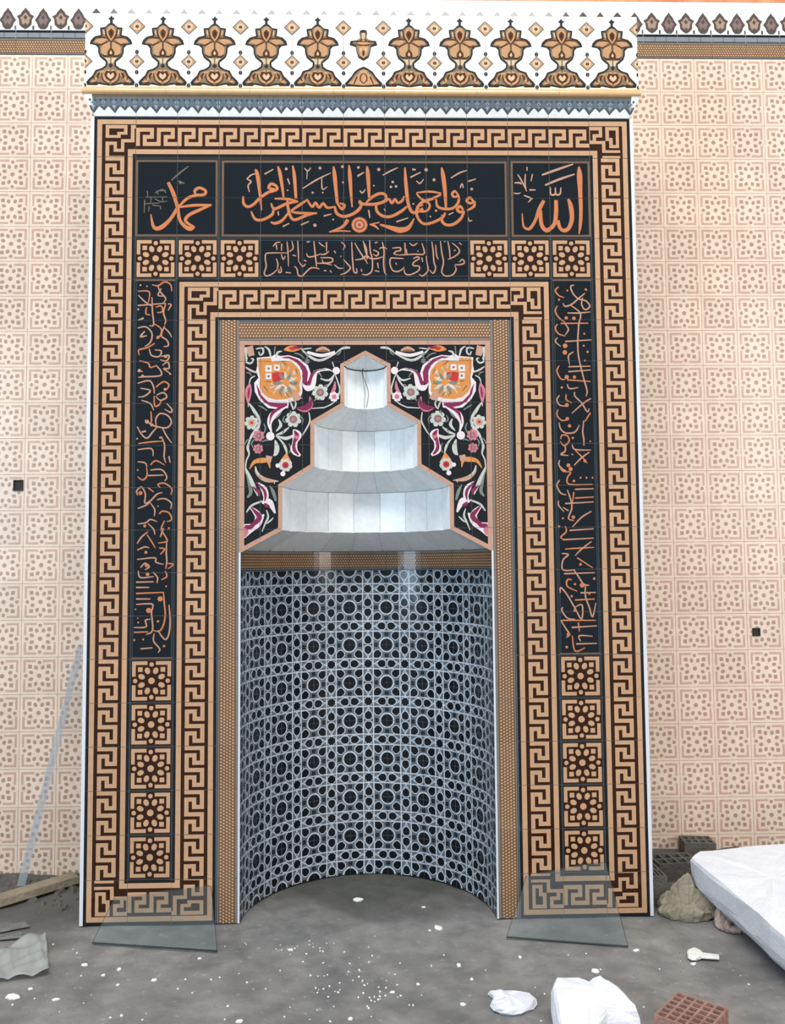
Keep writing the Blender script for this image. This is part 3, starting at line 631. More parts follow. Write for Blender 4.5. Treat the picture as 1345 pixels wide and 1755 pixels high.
strokes(ZE, 5.322, [[90, 60, 60, 95, 90, 140, 140, 160], [230, 45, 200, 60, 220, 120, 270, 170, 340, 190, 375, 240, 330, 270, 300, 220, 310, 160], [330, 120, 270, 170, 210, 220, 150, 240, 130, 210], [80, 235, 60, 280, 90, 340, 150, 385], [170, 300, 280, 300, 380, 290], [200, 230, 280, 290, 290, 340, 275, 400, 265, 560, 270, 680, 290, 780, 320, 900, 350, 1010, 340, 1060],
    [80, 400, 60, 440, 90, 490, 150, 510], [150, 400, 180, 450, 150, 500], [80, 525, 60, 560, 110, 605], [110, 395, 360, 393], [150, 560, 390, 545], [225, 655, 180, 690, 190, 770], [95, 780, 75, 830, 110, 900, 150, 905], [180, 790, 380, 785], [180, 835, 385, 820], [170, 910, 380, 925], [170, 950, 190, 990, 270, 980],
    [100, 1050, 75, 1090, 100, 1140, 160, 1150], [160, 1040, 160, 1090, 210, 1120], [235, 1020, 240, 1060, 300, 1120, 350, 1200, 370, 1170], [385, 1080, 320, 1120, 210, 1215], [85, 1180, 75, 1230, 120, 1280, 180, 1270], [95, 1300, 110, 1360, 160, 1395, 240, 1385, 280, 1320], [320, 1280, 310, 1380, 320, 1450, 320, 1510],
    [110, 1450, 120, 1415, 170, 1420, 185, 1470, 140, 1510, 105, 1470], [150, 1510, 150, 1560, 110, 1590, 180, 1600], [215, 1500, 240, 1545, 385, 1550], [240, 1550, 310, 1620, 350, 1670], [370, 1570, 300, 1620, 230, 1690], [100, 1640, 95, 1690, 150, 1740, 200, 1750], [380, 1210, 330, 1290]], w=13)
strokes(ZE, 5.322, [(20, [170, 95]), (34, [160, 345]), (38, [230, 350]), (22, [95, 180]), (20, [325, 490]), (24, [120, 980]), (48, [150, 600]), (46, [148, 660]), (24, [355, 655]), (44, [165, 885]), (34, [235, 885]), (40, [165, 1140]), (36, [170, 1265]), (34, [190, 1330]), (24, [220, 1440]), (38, [180, 1690]), (20, [330, 80, 350, 95]), (20, [320, 600]), (20, [330, 735]), (16, [380, 1470]), (16, [215, 1590]), (30, [330, 1650])], col='text', w=14, shade=False)
ZF = zoomer(940, 800, 5.322)
strokes(ZF, 5.322, [[100, 0, 130, 40, 200, 50, 170, 100, 190, 160, 400, 160], [100, 120, 75, 170, 110, 240, 160, 255], [240, 205, 410, 200], [240, 285, 410, 275], [150, 335, 410, 320], [170, 210, 200, 300, 210, 380, 180, 470, 230, 490], [230, 230, 215, 330], [90, 310, 90, 350, 140, 410], [390, 405, 300, 460, 215, 550],
    [150, 540, 160, 590, 110, 640, 130, 660], [190, 580, 410, 565], [130, 665, 410, 650], [150, 750, 300, 740, 415, 735], [390, 680, 300, 750, 240, 810], [120, 790, 180, 800, 130, 850, 130, 940, 240, 940], [260, 830, 400, 920], [140, 975, 420, 965], [230, 940, 270, 1000, 320, 1070, 370, 1080],
    [210, 1030, 170, 1030, 170, 1090, 260, 1135], [105, 1150, 110, 1100, 170, 1170, 240, 1290, 300, 1390, 305, 1260, 240, 1280], [290, 1150, 430, 1145], [240, 1215, 420, 1205], [335, 1080, 335, 1180, 370, 1280, 400, 1370, 430, 1240], [130, 1280, 120, 1310, 170, 1380, 240, 1390], [120, 1400, 430, 1400], [110, 1400, 160, 1480, 190, 1530, 160, 1555],
    [210, 1465, 440, 1450], [215, 1540, 240, 1680, 330, 1650], [250, 1615, 440, 1610], [290, 1590, 280, 1540, 400, 1545], [270, 1420, 280, 1500], [180, 400, 130, 370]], w=13)
strokes(ZF, 5.322, [(40, [200, 20]), (26, [230, 130]), (20, [290, 100]), (18, [400, 100]), (36, [225, 460]), (24, [95, 545]), (28, [290, 890]), (26, [415, 1020]), (46, [305, 1080]), (24, [240, 1070]), (24, [210, 1180]), (36, [180, 1530]), (26, [165, 1645]), (30, [240, 1310]), (20, [345, 100]), (20, [130, 470]), (18, [370, 1160])], col='text', w=14, shade=False)
def cut_tile(name, x0, z0, x1, z1, base, pieces=None):
    cx, cz = (x0 + x1) / 2, (z0 + z1) / 2
    pcs = pieces or [rect(x0 + G, z0 + G, x1 - G, z1 - G)]
    return put(tile_mesh(name, pcs, PC, base, origin=(cx, cz)), name, cx, cz)
for i in range(11):
    for j in range(2): cut_tile('calligraphy_tile', -1.1 + .2 * i, 3.2 + .2 * j, -.9 + .2 * i, 3.4 + .2 * j, 'slate')
for i in range(5): cut_tile('calligraphy_tile', -.5 + .2 * i, 3.0, -.3 + .2 * i, 3.2, 'navy')
for sx in (-1, 1):
    for j in range(9): cut_tile('calligraphy_tile', sx - .1, 1.2 + .2 * j, sx + .1, 1.4 + .2 * j, 'slate')

# ---------------------------- floral spandrels (left half traced, right half mirrored)
n_before = len(PC.items)
r_('pink', -.6, 1.69, .6, 2.7, 1)
def band_w(z, off):                             # half width of the opening outline, pushed out by off
    for (za, wa), (zb, wb) in zip(OPEN, OPEN[1:]):
        if za <= z <= zb + 1e-9:
            t = (z - za) / (zb - za) if zb > za else 0
            return wa + (wb - wa) * t
    return 0
def polar_off(pts, d):                          # offset of a polyline to its left
    out = []
    for i in range(len(pts)):
        a = pts[max(i - 1, 0)]; b = pts[i]; c = pts[min(i + 1, len(pts) - 1)]
        n1 = Vector((-(b[1] - a[1]), b[0] - a[0])) if i > 0 else None
        n2 = Vector((-(c[1] - b[1]), c[0] - b[0])) if i < len(pts) - 1 else None
        if n1 is None: n1 = n2
        if n2 is None: n2 = n1
        n1 = n1.normalized(); n2 = n2.normalized(); m = (n1 + n2).normalized()
        k = d / max(.3, m.dot(n1)); out.append((b[0] + m.x * k, b[1] + m.y * k))
    return out
outl = [(-w, z) for z, w in OPEN[1:]]           # left outline going up
off = polar_off(outl, .020)
blk = [(-.574, 2.679), (-.574, 1.722)] + [p for p in off if p[1] > 1.73][0:0]
blk += [(off[i][0], off[i][1]) for i in range(1, len(off) - 1)] + [(0, off[-1][1] + .002), (0, 2.679)]
PC.shape('black', blk, 2); PC.shape('black', [(-x, z) for x, z in blk], 2)
spL = Canvas()
def sp_stroke(col, Z, w, pts, layer=3, s=6.725):
    P = [Z(pts[i], pts[i + 1]) for i in range(0, len(pts), 2)]
    spL.stroke(col, P, [q / s * PXM for q in w] if isinstance(w, (list, tuple)) else w / s * PXM, layer)
def sp_blob(col, Z, pts, layer=3):
    spL.shape(col, [Z(pts[i], pts[i + 1]) for i in range(0, len(pts), 2)], layer)
Q = zoomer(400, 570, 6.725); s_ = 6.725
# great orange palmette with magenta calyx
sp_blob('fwhite', Q, [270, 290, 440, 275, 480, 250, 540, 270, 640, 262, 760, 300, 860, 380, 890, 470, 860, 560, 800, 600, 790, 700, 760, 780, 640, 800, 630, 870, 520, 885, 400, 870, 300, 780, 245, 680, 240, 580, 290, 520, 260, 450, 275, 380], 3)
sp_blob('magenta', Q, [545, 285, 640, 275, 740, 310, 830, 390, 860, 460, 850, 560, 820, 620, 790, 560, 800, 470, 760, 380, 690, 320, 600, 300], 4)
sp_blob('magenta', Q, [262, 590, 290, 720, 350, 800, 430, 850, 540, 870, 620, 855, 620, 815, 520, 815, 400, 800, 320, 720, 290, 640], 4)
sp_blob('fwhite', Q, [540, 300, 640, 300, 730, 350, 790, 440, 800, 540, 780, 620, 740, 600, 740, 780, 640, 785, 560, 800, 430, 790, 350, 740, 300, 660, 292, 560, 330, 500, 420, 400], 5)
sp_blob('orange', Q, [288, 302, 430, 295, 440, 340, 520, 330, 600, 322, 690, 350, 760, 430, 780, 520, 760, 600, 770, 680, 700, 740, 620, 765, 500, 775, 400, 750, 330, 690, 300, 600, 310, 520, 300, 470, 285, 400], 6)
for (x, y, r) in ((405, 415, 38), (405, 505, 34), (500, 405, 34)):
    sp_blob('fwhite', Q, [x - r, y - r, x + r, y - r, x + r, y + r, x - r, y + r], 7); sp_blob('umber', Q, [x - 12, y - 12, x + 12, y - 12, x + 12, y + 12, x - 12, y + 12], 8)
sp_blob('red', Q, [440, 470, 500, 455, 580, 465, 580, 530, 530, 560, 490, 600, 450, 550], 8)
for a in range(0, 360, 30):
    x, y = 600 + 45 * cos(radians(a)), 580 + 45 * sin(radians(a)); X, Y = 600 + 150 * cos(radians(a)), 590 + 140 * sin(radians(a))
    sp_stroke('leaf' if a % 60 else 'leafg', Q, [14, 36, 8], [x, y, (x + X) / 2, (y + Y) / 2, X, Y], 7 if a % 60 else 8)
for q in ([560, 360, 580, 420], [640, 400, 620, 450], [420, 640, 480, 620], [460, 700, 500, 660], [700, 470, 660, 500], [430, 590, 470, 600]): sp_stroke('leaf', Q, [16, 10], q, 8)
sp_blob('pink', Q, [660, 700, 740, 690, 790, 760, 700, 800], 7)
# leaves, stems and small flowers, upper part
for col, w, pts, L in (
    ('fwhite', [10, 70, 90, 40, 12], [800, 600, 850, 640, 900, 600, 960, 450, 1120, 430], 4), ('magenta', [8, 30, 36, 14, 6], [840, 560, 870, 600, 900, 500, 960, 440, 1060, 425], 5),
    ('fwhite', [8, 60, 80, 50, 14], [620, 850, 520, 900, 450, 960, 415, 1050, 440, 1150], 5), ('magenta', [6, 30, 36, 16, 6], [600, 850, 520, 880, 450, 930, 425, 1000, 415, 1060], 6),
    ('leaf', [16, 30, 30, 16], [790, 200, 900, 290, 1010, 320, 1180, 240], 3), ('leaf', [10, 22, 30, 20], [1180, 240, 1240, 190, 1290, 175, 1345, 175], 3), ('leaf', 16, [780, 195, 850, 185, 900, 180], 3),
    ('fwhite', [30, 40, 30], [850, 225, 1010, 265, 1170, 225], 4), ('pink', [20, 60, 20], [950, 210, 1030, 190, 1110, 210], 4), ('ochre', [10, 30, 10], [970, 215, 1030, 210, 1090, 215], 5),
    ('orange', [10, 60, 70, 14], [580, 200, 630, 190, 700, 185, 790, 180], 3), ('red', [8, 44, 8], [640, 180, 680, 185, 730, 180], 4), ('magenta', [8, 30, 8], [690, 160, 740, 175, 790, 165], 5),
    ('pink', [90, 70], [180, 160, 210, 270], 3), ('leaf', [30, 20], [140, 170, 150, 320], 3), ('leaf', 20, [260, 190, 330, 180, 345, 230, 310, 260, 290, 220], 4), ('leaf', 20, [160, 290, 150, 340, 200, 355, 230, 310, 200, 300], 4),
    ('leaf', [10, 26, 16], [360, 160, 410, 200, 430, 280], 3), ('leaf', [10, 26, 16], [560, 215, 510, 230, 490, 290], 3), ('rose', [10, 24, 10], [140, 405, 200, 440, 280, 470], 3), ('leaf', [8, 18, 14], [140, 395, 200, 435, 270, 460], 4),
    ('leaf', 16, [250, 500, 200, 530, 180, 600], 3), ('rose', [20, 74, 60, 10], [190, 590, 175, 660, 170, 740, 170, 830], 3), ('magenta', [10, 26, 10], [185, 630, 175, 700, 170, 760], 4),
    ('leaf', [8, 16, 40, 34, 40, 30, 14], [170, 860, 180, 820, 250, 920, 300, 1020, 270, 1110, 210, 1190, 170, 1290], 3), ('magenta', [6, 10, 6], [240, 930, 285, 1020, 255, 1100], 4),
    ('leaf', 14, [1140, 340, 1160, 400], 3), ('leaf', [8, 24, 12], [1170, 470, 1100, 550, 1000, 530], 3), ('leaf', [10, 20, 12], [1165, 470, 1130, 560, 1070, 640], 3), ('leaf', [10, 20, 10], [1150, 450, 1050, 420, 940, 480], 4),
    ('rose', [10, 40, 10], [1170, 560, 1160, 650, 1110, 720], 3), ('leaf', [12, 16, 20, 16, 14], [1165, 470, 1200, 560, 1225, 680, 1150, 810, 1030, 870], 3), ('leaf', 16, [1040, 865, 900, 875], 3),
    ('magenta', [14, 60, 60, 12], [900, 760, 880, 830, 820, 870, 720, 870], 5), ('rose', [10, 60, 80, 20], [880, 740, 890, 820, 830, 880, 740, 880], 4), ('leaf', [8, 20, 14], [640, 770, 670, 830, 690, 890], 5), ('leaf', [8, 20, 14], [690, 770, 720, 820, 700, 880], 5),
    ('leaf', 18, [870, 920, 880, 1020, 840, 1110, 790, 1190], 3), ('leaf', [10, 36, 10], [520, 1000, 545, 1070, 490, 1140], 4), ('leaf', [10, 30, 12], [640, 1090, 570, 1150, 490, 1180], 3), ('leaf', [12, 40, 26], [500, 1190, 600, 1220, 690, 1190], 3),
    ('leaf', [12, 20, 30, 10], [490, 1190, 560, 1260, 600, 1330, 620, 1412], 3), ('leaf', [14, 56, 50, 14], [480, 1240, 500, 1320, 490, 1390, 460, 1420], 3), ('leaf', [14, 26, 14], [440, 1160, 420, 1080, 430, 1020], 4),
    ('fwhite', [20, 110, 60, 80, 30], [690, 1120, 730, 1180, 710, 1260, 700, 1360, 770, 1420], 3), ('magenta', [14, 60, 34, 40, 20], [700, 1130, 730, 1190, 700, 1270, 700, 1350, 750, 1412], 4), ('rose', [10, 40, 10], [700, 1180, 730, 1210, 760, 1190], 5)):
    sp_stroke(col, Q, w, pts, L)
def flower(Z, x, y, r, c1='leaf', c2='mauve', L=3, n=7, c3='rose'):
    for k in range(n):
        a = 2 * pi * k / n + .3; p = ngon(x + r * .68 * cos(a), y + r * .68 * sin(a), r * .34, n=6)
        sp_blob(c1, Z, [v for q in p for v in q], L)
    sp_blob(c2, Z, [v for q in ngon(x, y, r * .5, n=8) for v in q], L + 1); sp_blob(c3, Z, [v for q in ngon(x, y, r * .22, n=6) for v in q], L + 2)
for q in ([350, 170, 330, 260], [480, 160, 470, 250], [150, 460, 190, 470, 210, 500], [920, 440, 990, 470, 1020, 520], [1100, 600, 1060, 610, 1040, 640], [890, 640, 930, 690, 900, 720], [660, 900, 640, 960], [560, 900, 520, 960, 470, 1000], [390, 900, 330, 860, 290, 840],
          [830, 240, 860, 260, 840, 300], [1100, 770, 1130, 700, 1180, 640], [930, 790, 960, 760, 1000, 780], [760, 960, 800, 1000, 790, 1060], [600, 1040, 570, 1010, 590, 960], [350, 1050, 370, 1110, 340, 1180], [240, 1230, 210, 1280, 230, 1330], [640, 1280, 660, 1340, 640, 1390], [560, 1180, 590, 1120, 640, 1110],
          [130, 1290, 160, 1240, 200, 1230], [330, 1260, 370, 1240, 400, 1250], [1240, 200, 1220, 240, 1190, 260], [700, 240, 760, 250, 820, 300]): sp_stroke('leafg', Q, 16, q, 3)
for q in ([560, 330, 620, 380], [700, 600, 740, 560], [540, 690, 560, 740], [380, 560, 430, 570], [350, 620, 400, 680], [600, 690, 640, 740], [720, 420, 740, 480]): sp_stroke('umber', Q, 12, q, 8)
for q in ([640, 500, 690, 540], [560, 600, 620, 640], [690, 440, 710, 480], [500, 650, 540, 610]): sp_stroke('fwhite', Q, 16, q, 8)
flower(Q, 1000, 690, 95); flower(Q, 690, 1000, 95); flower(Q, 210, 1040, 85, 'leaf', 'pink', 4, 7, 'red'); flower(Q, 290, 1190, 70, 'rose', 'mauve', 4); flower(Q, 285, 1340, 60, 'rose', 'mauve', 4)
flower(Q, 1160, 740, 60, 'fwhite', 'rose', 4); flower(Q, 850, 330, 30, 'leafg', 'mauve', 3)
for (x, y, r) in ((1185, 440, 44), (425, 1195, 50)): sp_blob('fwhite', Q, [v for q in ngon(x, y, r, n=10) for v in q], 6)
# lower part
Q2 = zoomer(400, 740, 6.725)
for col, w, pts, L in (
    ('leaf', [10, 30, 18, 16, 14], [190, 90, 165, 180, 180, 260, 150, 330, 140, 420], 3), ('leaf', [16, 50, 40, 10], [140, 420, 180, 520, 240, 640, 280, 740], 3), ('leafg', [8, 30, 40, 20], [150, 480, 180, 600, 200, 700, 160, 760], 4),
    ('orange', [10, 40, 60, 40, 10], [185, 430, 240, 350, 330, 330, 400, 340, 420, 420], 3), ('pink', [60, 70], [370, 300, 440, 320], 4), ('pink', [10, 30, 50, 40, 10], [250, 400, 270, 480, 350, 545, 430, 565, 520, 570], 3), ('leaf', [8, 22, 10], [255, 400, 275, 470, 330, 520], 4),
    ('fwhite', [16, 70, 60, 30], [280, 590, 350, 660, 375, 760, 340, 830], 3), ('magenta', [10, 30, 30, 10], [260, 580, 350, 670, 370, 740, 360, 800], 4), ('magenta', [8, 40, 10], [220, 640, 280, 680, 300, 740], 3),
    ('fwhite', [20, 80, 60, 20], [330, 820, 400, 810, 440, 850, 480, 940], 3), ('magenta', [10, 44, 10], [360, 820, 380, 850, 420, 860], 4), ('leaf', [14, 24, 20], [150, 930, 210, 850, 330, 800], 3),
    ('fwhite', [20, 60, 80, 60, 30], [190, 870, 250, 920, 290, 990, 240, 1080, 120, 1080], 4), ('magenta', [14, 36, 60, 50, 20], [200, 870, 250, 920, 300, 985, 250, 1050, 160, 1110], 5), ('fwhite', [20, 60, 60, 20], [350, 950, 290, 1060, 200, 1130, 125, 1220], 4),
    ('magenta', [30, 50, 20], [130, 1090, 190, 1100, 240, 1080], 6), ('rose', [60, 50, 30], [130, 1110, 150, 1150, 125, 1210], 5), ('leaf', [10, 24, 20, 10], [380, 900, 400, 980, 370, 1050, 330, 1150], 3), ('leaf', [10, 20, 10], [460, 990, 420, 1030, 380, 1060], 3),
    ('leafg', [10, 40, 20], [420, 620, 460, 700, 490, 800], 3), ('leaf', 10, [480, 560, 470, 600], 3)):
    sp_stroke(col, Q2, w, pts, L)
sp_blob('orange', Q2, [610, 240, 660, 330, 680, 400, 560, 400, 540, 330], 4); flower(Q2, 600, 385, 80, 'leaf', 'red', 5, 8, 'magenta')
for (x, y, r) in ((425, 50, 50), (510, 390, 26), (570, 485, 30)): sp_blob('fwhite', Q2, [v for q in ngon(x, y, r, n=8) for v in q], 6)
blk_cw = [rect(-.574, 1.7, 0, 2.679)]
tris = [[blk[i] for i in t] for t in tessellate_polygon([[Vector((p[0], p[1], 0)) for p in blk]])]
tris = [t if area2(t) > 0 else t[::-1] for t in tris]
for (l, c, pts, *_r) in spL.items:
    for t in tris:
        q = clip(pts, t)
        if q:
            PC.poly(c, q, l); PC.poly(c, [(-x, z) for x, z in q], l)
# spandrel tiles cut round the opening
def open_pieces(x0, z0, x1, z1):
    out = []
    zs = sorted(set([z0, z1] + [z for z, w in OPEN if z0 < z < z1]))
    for za, zb in zip(zs, zs[1:]):
        wa, wb = band_w(za + 1e-6, 0), band_w(zb - 1e-6, 0)
        if za >= ZAP: wa = wb = 0
        e = .0005
        for sgn in (-1, 1):
            tr_ = [(sgn * wa + sgn * e, za), (sgn * 1.0, za), (sgn * 1.0, zb), (sgn * wb + sgn * e, zb)]
            if sgn < 0: tr_ = tr_[::-1]
            if za >= ZAP: tr_ = rect(x0, za, x1, zb) if sgn > 0 else []
            if not tr_: continue
            if area2(tr_) < 0: tr_ = tr_[::-1]
            p = clip(rect(x0 + G, max(z0 + G, za), x1 - G, min(z1 - G, zb)), tr_)
            if p and abs(area2(p)) > 2e-5: out.append(p)
    return out
xe = [-.6, -.5, -.3, -.1, .1, .3, .5, .6]; ze = [1.692, 1.8, 2.0, 2.2, 2.4, 2.6, 2.7]
for a, b in zip(xe, xe[1:]):
    for c, d in zip(ze, ze[1:]):
        pcs = open_pieces(a, c, b, d)
        if pcs: cut_tile('spandrel_tile', a, c, b, d, 'black', pcs)

# ---------------------------- niche shaft: curved lattice tiles
NC = Canvas(); T = .2
def nb(col, pts, l=1): NC.poly(col, [(x * T, y * T) for x, y in pts], l)
def rot4(pts): 
    out = [pts]
    for _ in range(3): out.append([(-y, x) for x, y in out[-1]])
    return out
def grow(p, m):
    cx_ = sum(q[0] for q in p) / len(p); cy_ = sum(q[1] for q in p) / len(p); out = []
    for x, y in p:
        d = math.hypot(x - cx_, y - cy_); out.append((cx_ + (x - cx_) * (1 + m / d), cy_ + (y - cy_) * (1 + m / d)))
    return out
def cell(p, col='ndark', m=.034): nb('nwhite', grow(p, m), 1); nb(col, p, 2)
for v_ in (-.136, .136):
    nb('nwhite', rect(v_ - .014, -.5, v_ + .014, .5), 1); nb('nwhite', rect(-.5, v_ - .014, .5, v_ + .014), 1)
for a_, b_ in ((1, 1), (1, -1)):
    for q in rot4([(.10, -.075), (.255, .050), (.245, .070), (.09, -.055)]): nb('nwhite', [(x, y * b_) for x, y in q] if b_ > 0 else [(x, -y) for x, y in q][::-1], 1)
cell([(q[0], q[1]) for q in [((.118 if k % 2 else .098) * cos(pi * k / 8), (.118 if k % 2 else .098) * sin(pi * k / 8)) for k in range(16)]], m=.02)
for q in rot4([(.245, 0), (.30, -.075), (.36, -.097), (.43, -.088), (.468, -.045), (.468, .045), (.43, .088), (.36, .097), (.30, .075)]): cell(q, m=.026)
for q in rot4([(.156, .156), (.285, .156), (.352, .215), (.362, .285), (.285, .362), (.215, .352), (.156, .285)]): cell(q, m=.026)
for cx in (-.5, .5):
    for cy in (-.5, .5): nb('nwhite', ngon(cx, cy, .205, n=20), 1); nb('ndark', ngon(cx, cy, .163, n=20), 3)
for q in rot4([(.445, .165), (.555, .165), (.555, .270), (.445, .270)]): nb('ngrey', q, 2)
for q in rot4([(.445, -.270), (.555, -.270), (.555, -.165), (.445, -.165)]): nb('ngrey', q, 2)
for s1 in (-1, 1):
    for q in rot4([(.455, s1 * .18), (.488, s1 * .18), (.488, s1 * .255), (.455, s1 * .255)]): nb('ndark', q, 3)
def curved(R):
    def f(u, v, d):
        a = u / R; r = R - d
        return (r * sin(a), r * cos(a), v)
    return f
def curved_tile(name, w, h, canvas, base, R, n=6, u0=0):
    strips = [rect(u0 - w / 2 + G + (w - 2 * G) * i / n, -h / 2 + G, u0 - w / 2 + G + (w - 2 * G) * (i + 1) / n, h / 2 - G) for i in range(n)]
    me = tile_mesh(name, strips, canvas, base, fmap=curved(R), origin=(0, 0), step=.0006)
    return me
nt_full = curved_tile('lattice_tile', .2, .2, NC, 'nfield', R0)
sl = (pi * R0 - 1.8) / 2
sliv = {}
for s1 in (-1, 1):
    # the narrow cut tiles at each jamb
    u0 = s1 * (-.1 + sl / 2)
    sliv[s1] = curved_tile('lattice_tile', sl, .2, NC, 'nfield', R0, 1, u0)
mb_full = curved_tile('mosaic_tile', .2, .1, mos_h, 'ochre', R0)
mb_s = curved_tile('mosaic_tile', sl, .1, mos_h, 'ochre', R0, 1, 0)
for k in range(-4, 5):
    for r in range(8):
        o = put(nt_full, 'lattice_tile', 0, .1 + .2 * r); o.rotation_euler.z = -k * .2 / R0
    o = put(mb_full, 'mosaic_tile', 0, 1.65); o.rotation_euler.z = -k * .2 / R0
for s1 in (-1, 1):
    for r in range(8):
        o = put(sliv[s1], 'lattice_tile', 0, .1 + .2 * r); o.rotation_euler.z = -s1 * 1.0 / R0
    o = put(mb_s, 'mosaic_tile', 0, 1.65); o.rotation_euler.z = -s1 * (.9 + sl / 2) / R0
# hood: faceted white ceramic strips, tiers and sloping rings
def panel(name, quad, parent, m, inset=.0012, t=.006):
    q = [Vector(v) for v in quad]; c = sum(q, Vector()) / len(q)
    n = (q[1] - q[0]).cross(q[-1] - q[0]).normalized()
    if len(q) == 3: n = (q[1] - q[0]).cross(q[2] - q[0]).normalized()
    if n.dot(Vector((0, -.3, CZ if False else c.z - .4)) - c) < 0: n = -n
    ins = [v + (c - v).normalized() * inset for v in q]
    V = [v - c for v in ins] + [v - c - n * t for v in ins]
    k = len(q); Fc = [tuple(range(k)), tuple(range(2 * k - 1, k - 1, -1))] + [(i, i + k, (i + 1) % k + k, (i + 1) % k) for i in range(k)]
    me = mesh(name, V, Fc, [m]); me2 = bmesh.new(); me2.from_mesh(me); bmesh.ops.recalc_face_normals(me2, faces=me2.faces); me2.to_mesh(me); me2.free()
    o = link(name, me, parent); o.location = c; return o
def ringpts(R, z, n): return [Vector((R * sin(-pi / 2 + pi * i / n), R * cos(-pi / 2 + pi * i / n), z)) for i in range(n + 1)]
WC = mat('ceramic')
for (name, ra, za, rb, zb, n) in (('hood_slope_tile', R0, Z0 + .002, R1, Z1, 11), ('hood_wall_tile', R1, Z1, R1, Z2, 9), ('hood_slope_tile', R1, Z2, R2, Z3, 11),
                                  ('hood_wall_tile', R2, Z3, R2, Z4, 9), ('hood_slope_tile', R2, Z4, R3, Z5, 12), ('hood_wall_tile', R3, Z5, R3, Z6 - .002, 6)):
    A, B = ringpts(ra, za, n), ringpts(rb, zb, n)
    for i in range(n): panel(name, [A[i], A[i + 1], B[i + 1], B[i]], mih, WC)
A = ringpts(R3, Z6 + .003, 6)
for i in range(6): panel('hood_slope_tile', [A[i], A[i + 1], Vector((0, 0, ZAP))], mih, WC)
# masonry body behind the tiles: grout-coloured face with the opening, sides, back shell
V, Fc = [], []
def quad(a, b, c, d): n = len(V); V.extend([a, b, c, d]); Fc.append((n, n + 1, n + 2, n + 3))
yf = .0022
zs = [0] + [z for z, w in OPEN[1:]] + [2.7]
for za, zb in zip(zs, zs[1:]):
    wa, wb = band_w(za + 1e-6, 0) + .004, band_w(min(zb, ZAP) - 1e-6, 0) + .004
    if za >= ZAP: wa = wb = 0
    for s1 in (-1, 1): quad((s1 * wa, yf, za), (s1 * 1.3, yf, za), (s1 * 1.3, yf, zb), (s1 * wb, yf, zb))
quad((-1.3, yf, 2.7), (1.3, yf, 2.7), (1.3, yf, 3.8), (-1.3, yf, 3.8))
link('grout_face', mesh('grout_face', V, Fc, [M_GROUT]), mih)
V, Fc = [], []
prof = [(0, R0 + .003), (1.70, R0 + .003), (Z1, R1 + .008), (Z2 + .006, R1 + .008), (Z3 + .004, R2 + .008), (Z4 + .006, R2 + .008), (Z5 + .004, R3 + .008), (Z6 + .006, R3 + .008), (ZAP + .02, .001)]
N = 36
for z, r in prof:
    for i in range(N + 1): a = -pi / 2 + pi * i / N; V.append((r * sin(a), r * cos(a) + .001, z))
for j in range(len(prof) - 1):
    for i in range(N): Fc.append((j * (N + 1) + i, j * (N + 1) + i + 1, (j + 1) * (N + 1) + i + 1, (j + 1) * (N + 1) + i))
link('grout_shell', mesh('grout_shell', V, Fc, [M_GROUT]), mih)
V, Fc = [], []
for s1 in (-1, 1): quad((s1 * 1.3, yf, 0), (s1 * 1.3, YW - .006, 0), (s1 * 1.3, YW - .006, 4.28), (s1 * 1.3, yf, 4.28))
quad((-1.3, yf, 3.8), (1.3, yf, 3.8), (1.3, yf, 4.28), (-1.3, yf, 4.28)); quad((-1.3, yf, 4.28), (1.3, yf, 4.28), (1.3, YW - .006, 4.28), (-1.3, YW - .006, 4.28))
link('masonry_body', mesh('masonry_body', V, Fc, [M_CORE]), mih)
# trims
for s1 in (-1, 1):
    x = s1 * 1.3
    o = box('edge_trim', min(x, x + s1 * .016), max(x, x + s1 * .016), -.002, .045, 0, 3.80, M_TRIM, mih)
    x = s1 * .59
    box('jamb_trim', min(x, x + s1 * .009), max(x, x + s1 * .009), -.003, .004, 0, 1.692, M_TRIM, mih)

# ---------------------------- cornice and frieze
E = .043
CO = Canvas()                                   # cove print: u along the face, v 0..1 up the slope, in metres of slope length
SL = .1
def cove_tile(x0, x1, first):
    c = Canvas(); 
    c.poly('white', rect(x0, 0, x1, .032), 1); c.poly('lace', rect(x0, .043, x1, .086), 1); c.poly('umber', rect(x0, .086, x1, SL), 1)
    k0 = math.floor(x0 / .1) - 1
    for k in range(k0, k0 + 5):
        for (o_, hw, tip, l) in ((0, .027, .014, 2), (.05, .020, .026, 2)):
            x = k * .1 + o_
            c.poly('laced', [(x - hw, .046), (x, tip), (x + hw, .046)], 2); c.poly('lace', [(x - hw * .7, .050), (x, tip + .010), (x + hw * .7, .050)], 3)
            c.poly('lacel', [(x - hw * .35, .050), (x, tip + .018), (x + hw * .35, .050)], 4); c.poly('lacel', ngon(x, .062, .011, .008, 4), 2); c.poly('laced', ngon(x, .062, .005, .004, 4), 3)
        for q in range(4): c.poly('laced', ngon(k * .1 + .025 * q + .0125, .074, .006, .007, 4), 2)
    return c
def cmap(ox):
    def f(u, v, d): t = v / SL; return (u, -E * t - d, .088 * t - d)
    return f
xs = [-1.3 + .2 * i for i in range(14)]
for a, b in zip(xs, xs[1:]):
    cx = (a + b) / 2; ca = cove_tile(a, b, 0)
    l0, r0 = a + G, b - G; l1, r1 = l0, r0
    if a < -1.29: l1 = -1.3 - E
    if b > 1.29: r1 = 1.3 + E
    me = tile_mesh('cove_tile', [[(l0, .001), (r0, .001), (r1, SL - .001), (l1, SL - .001)]], ca, 'white', origin=(cx, 0), fmap=cmap(0), thick=.004)
    put(me, 'cove_tile', cx, 3.802)
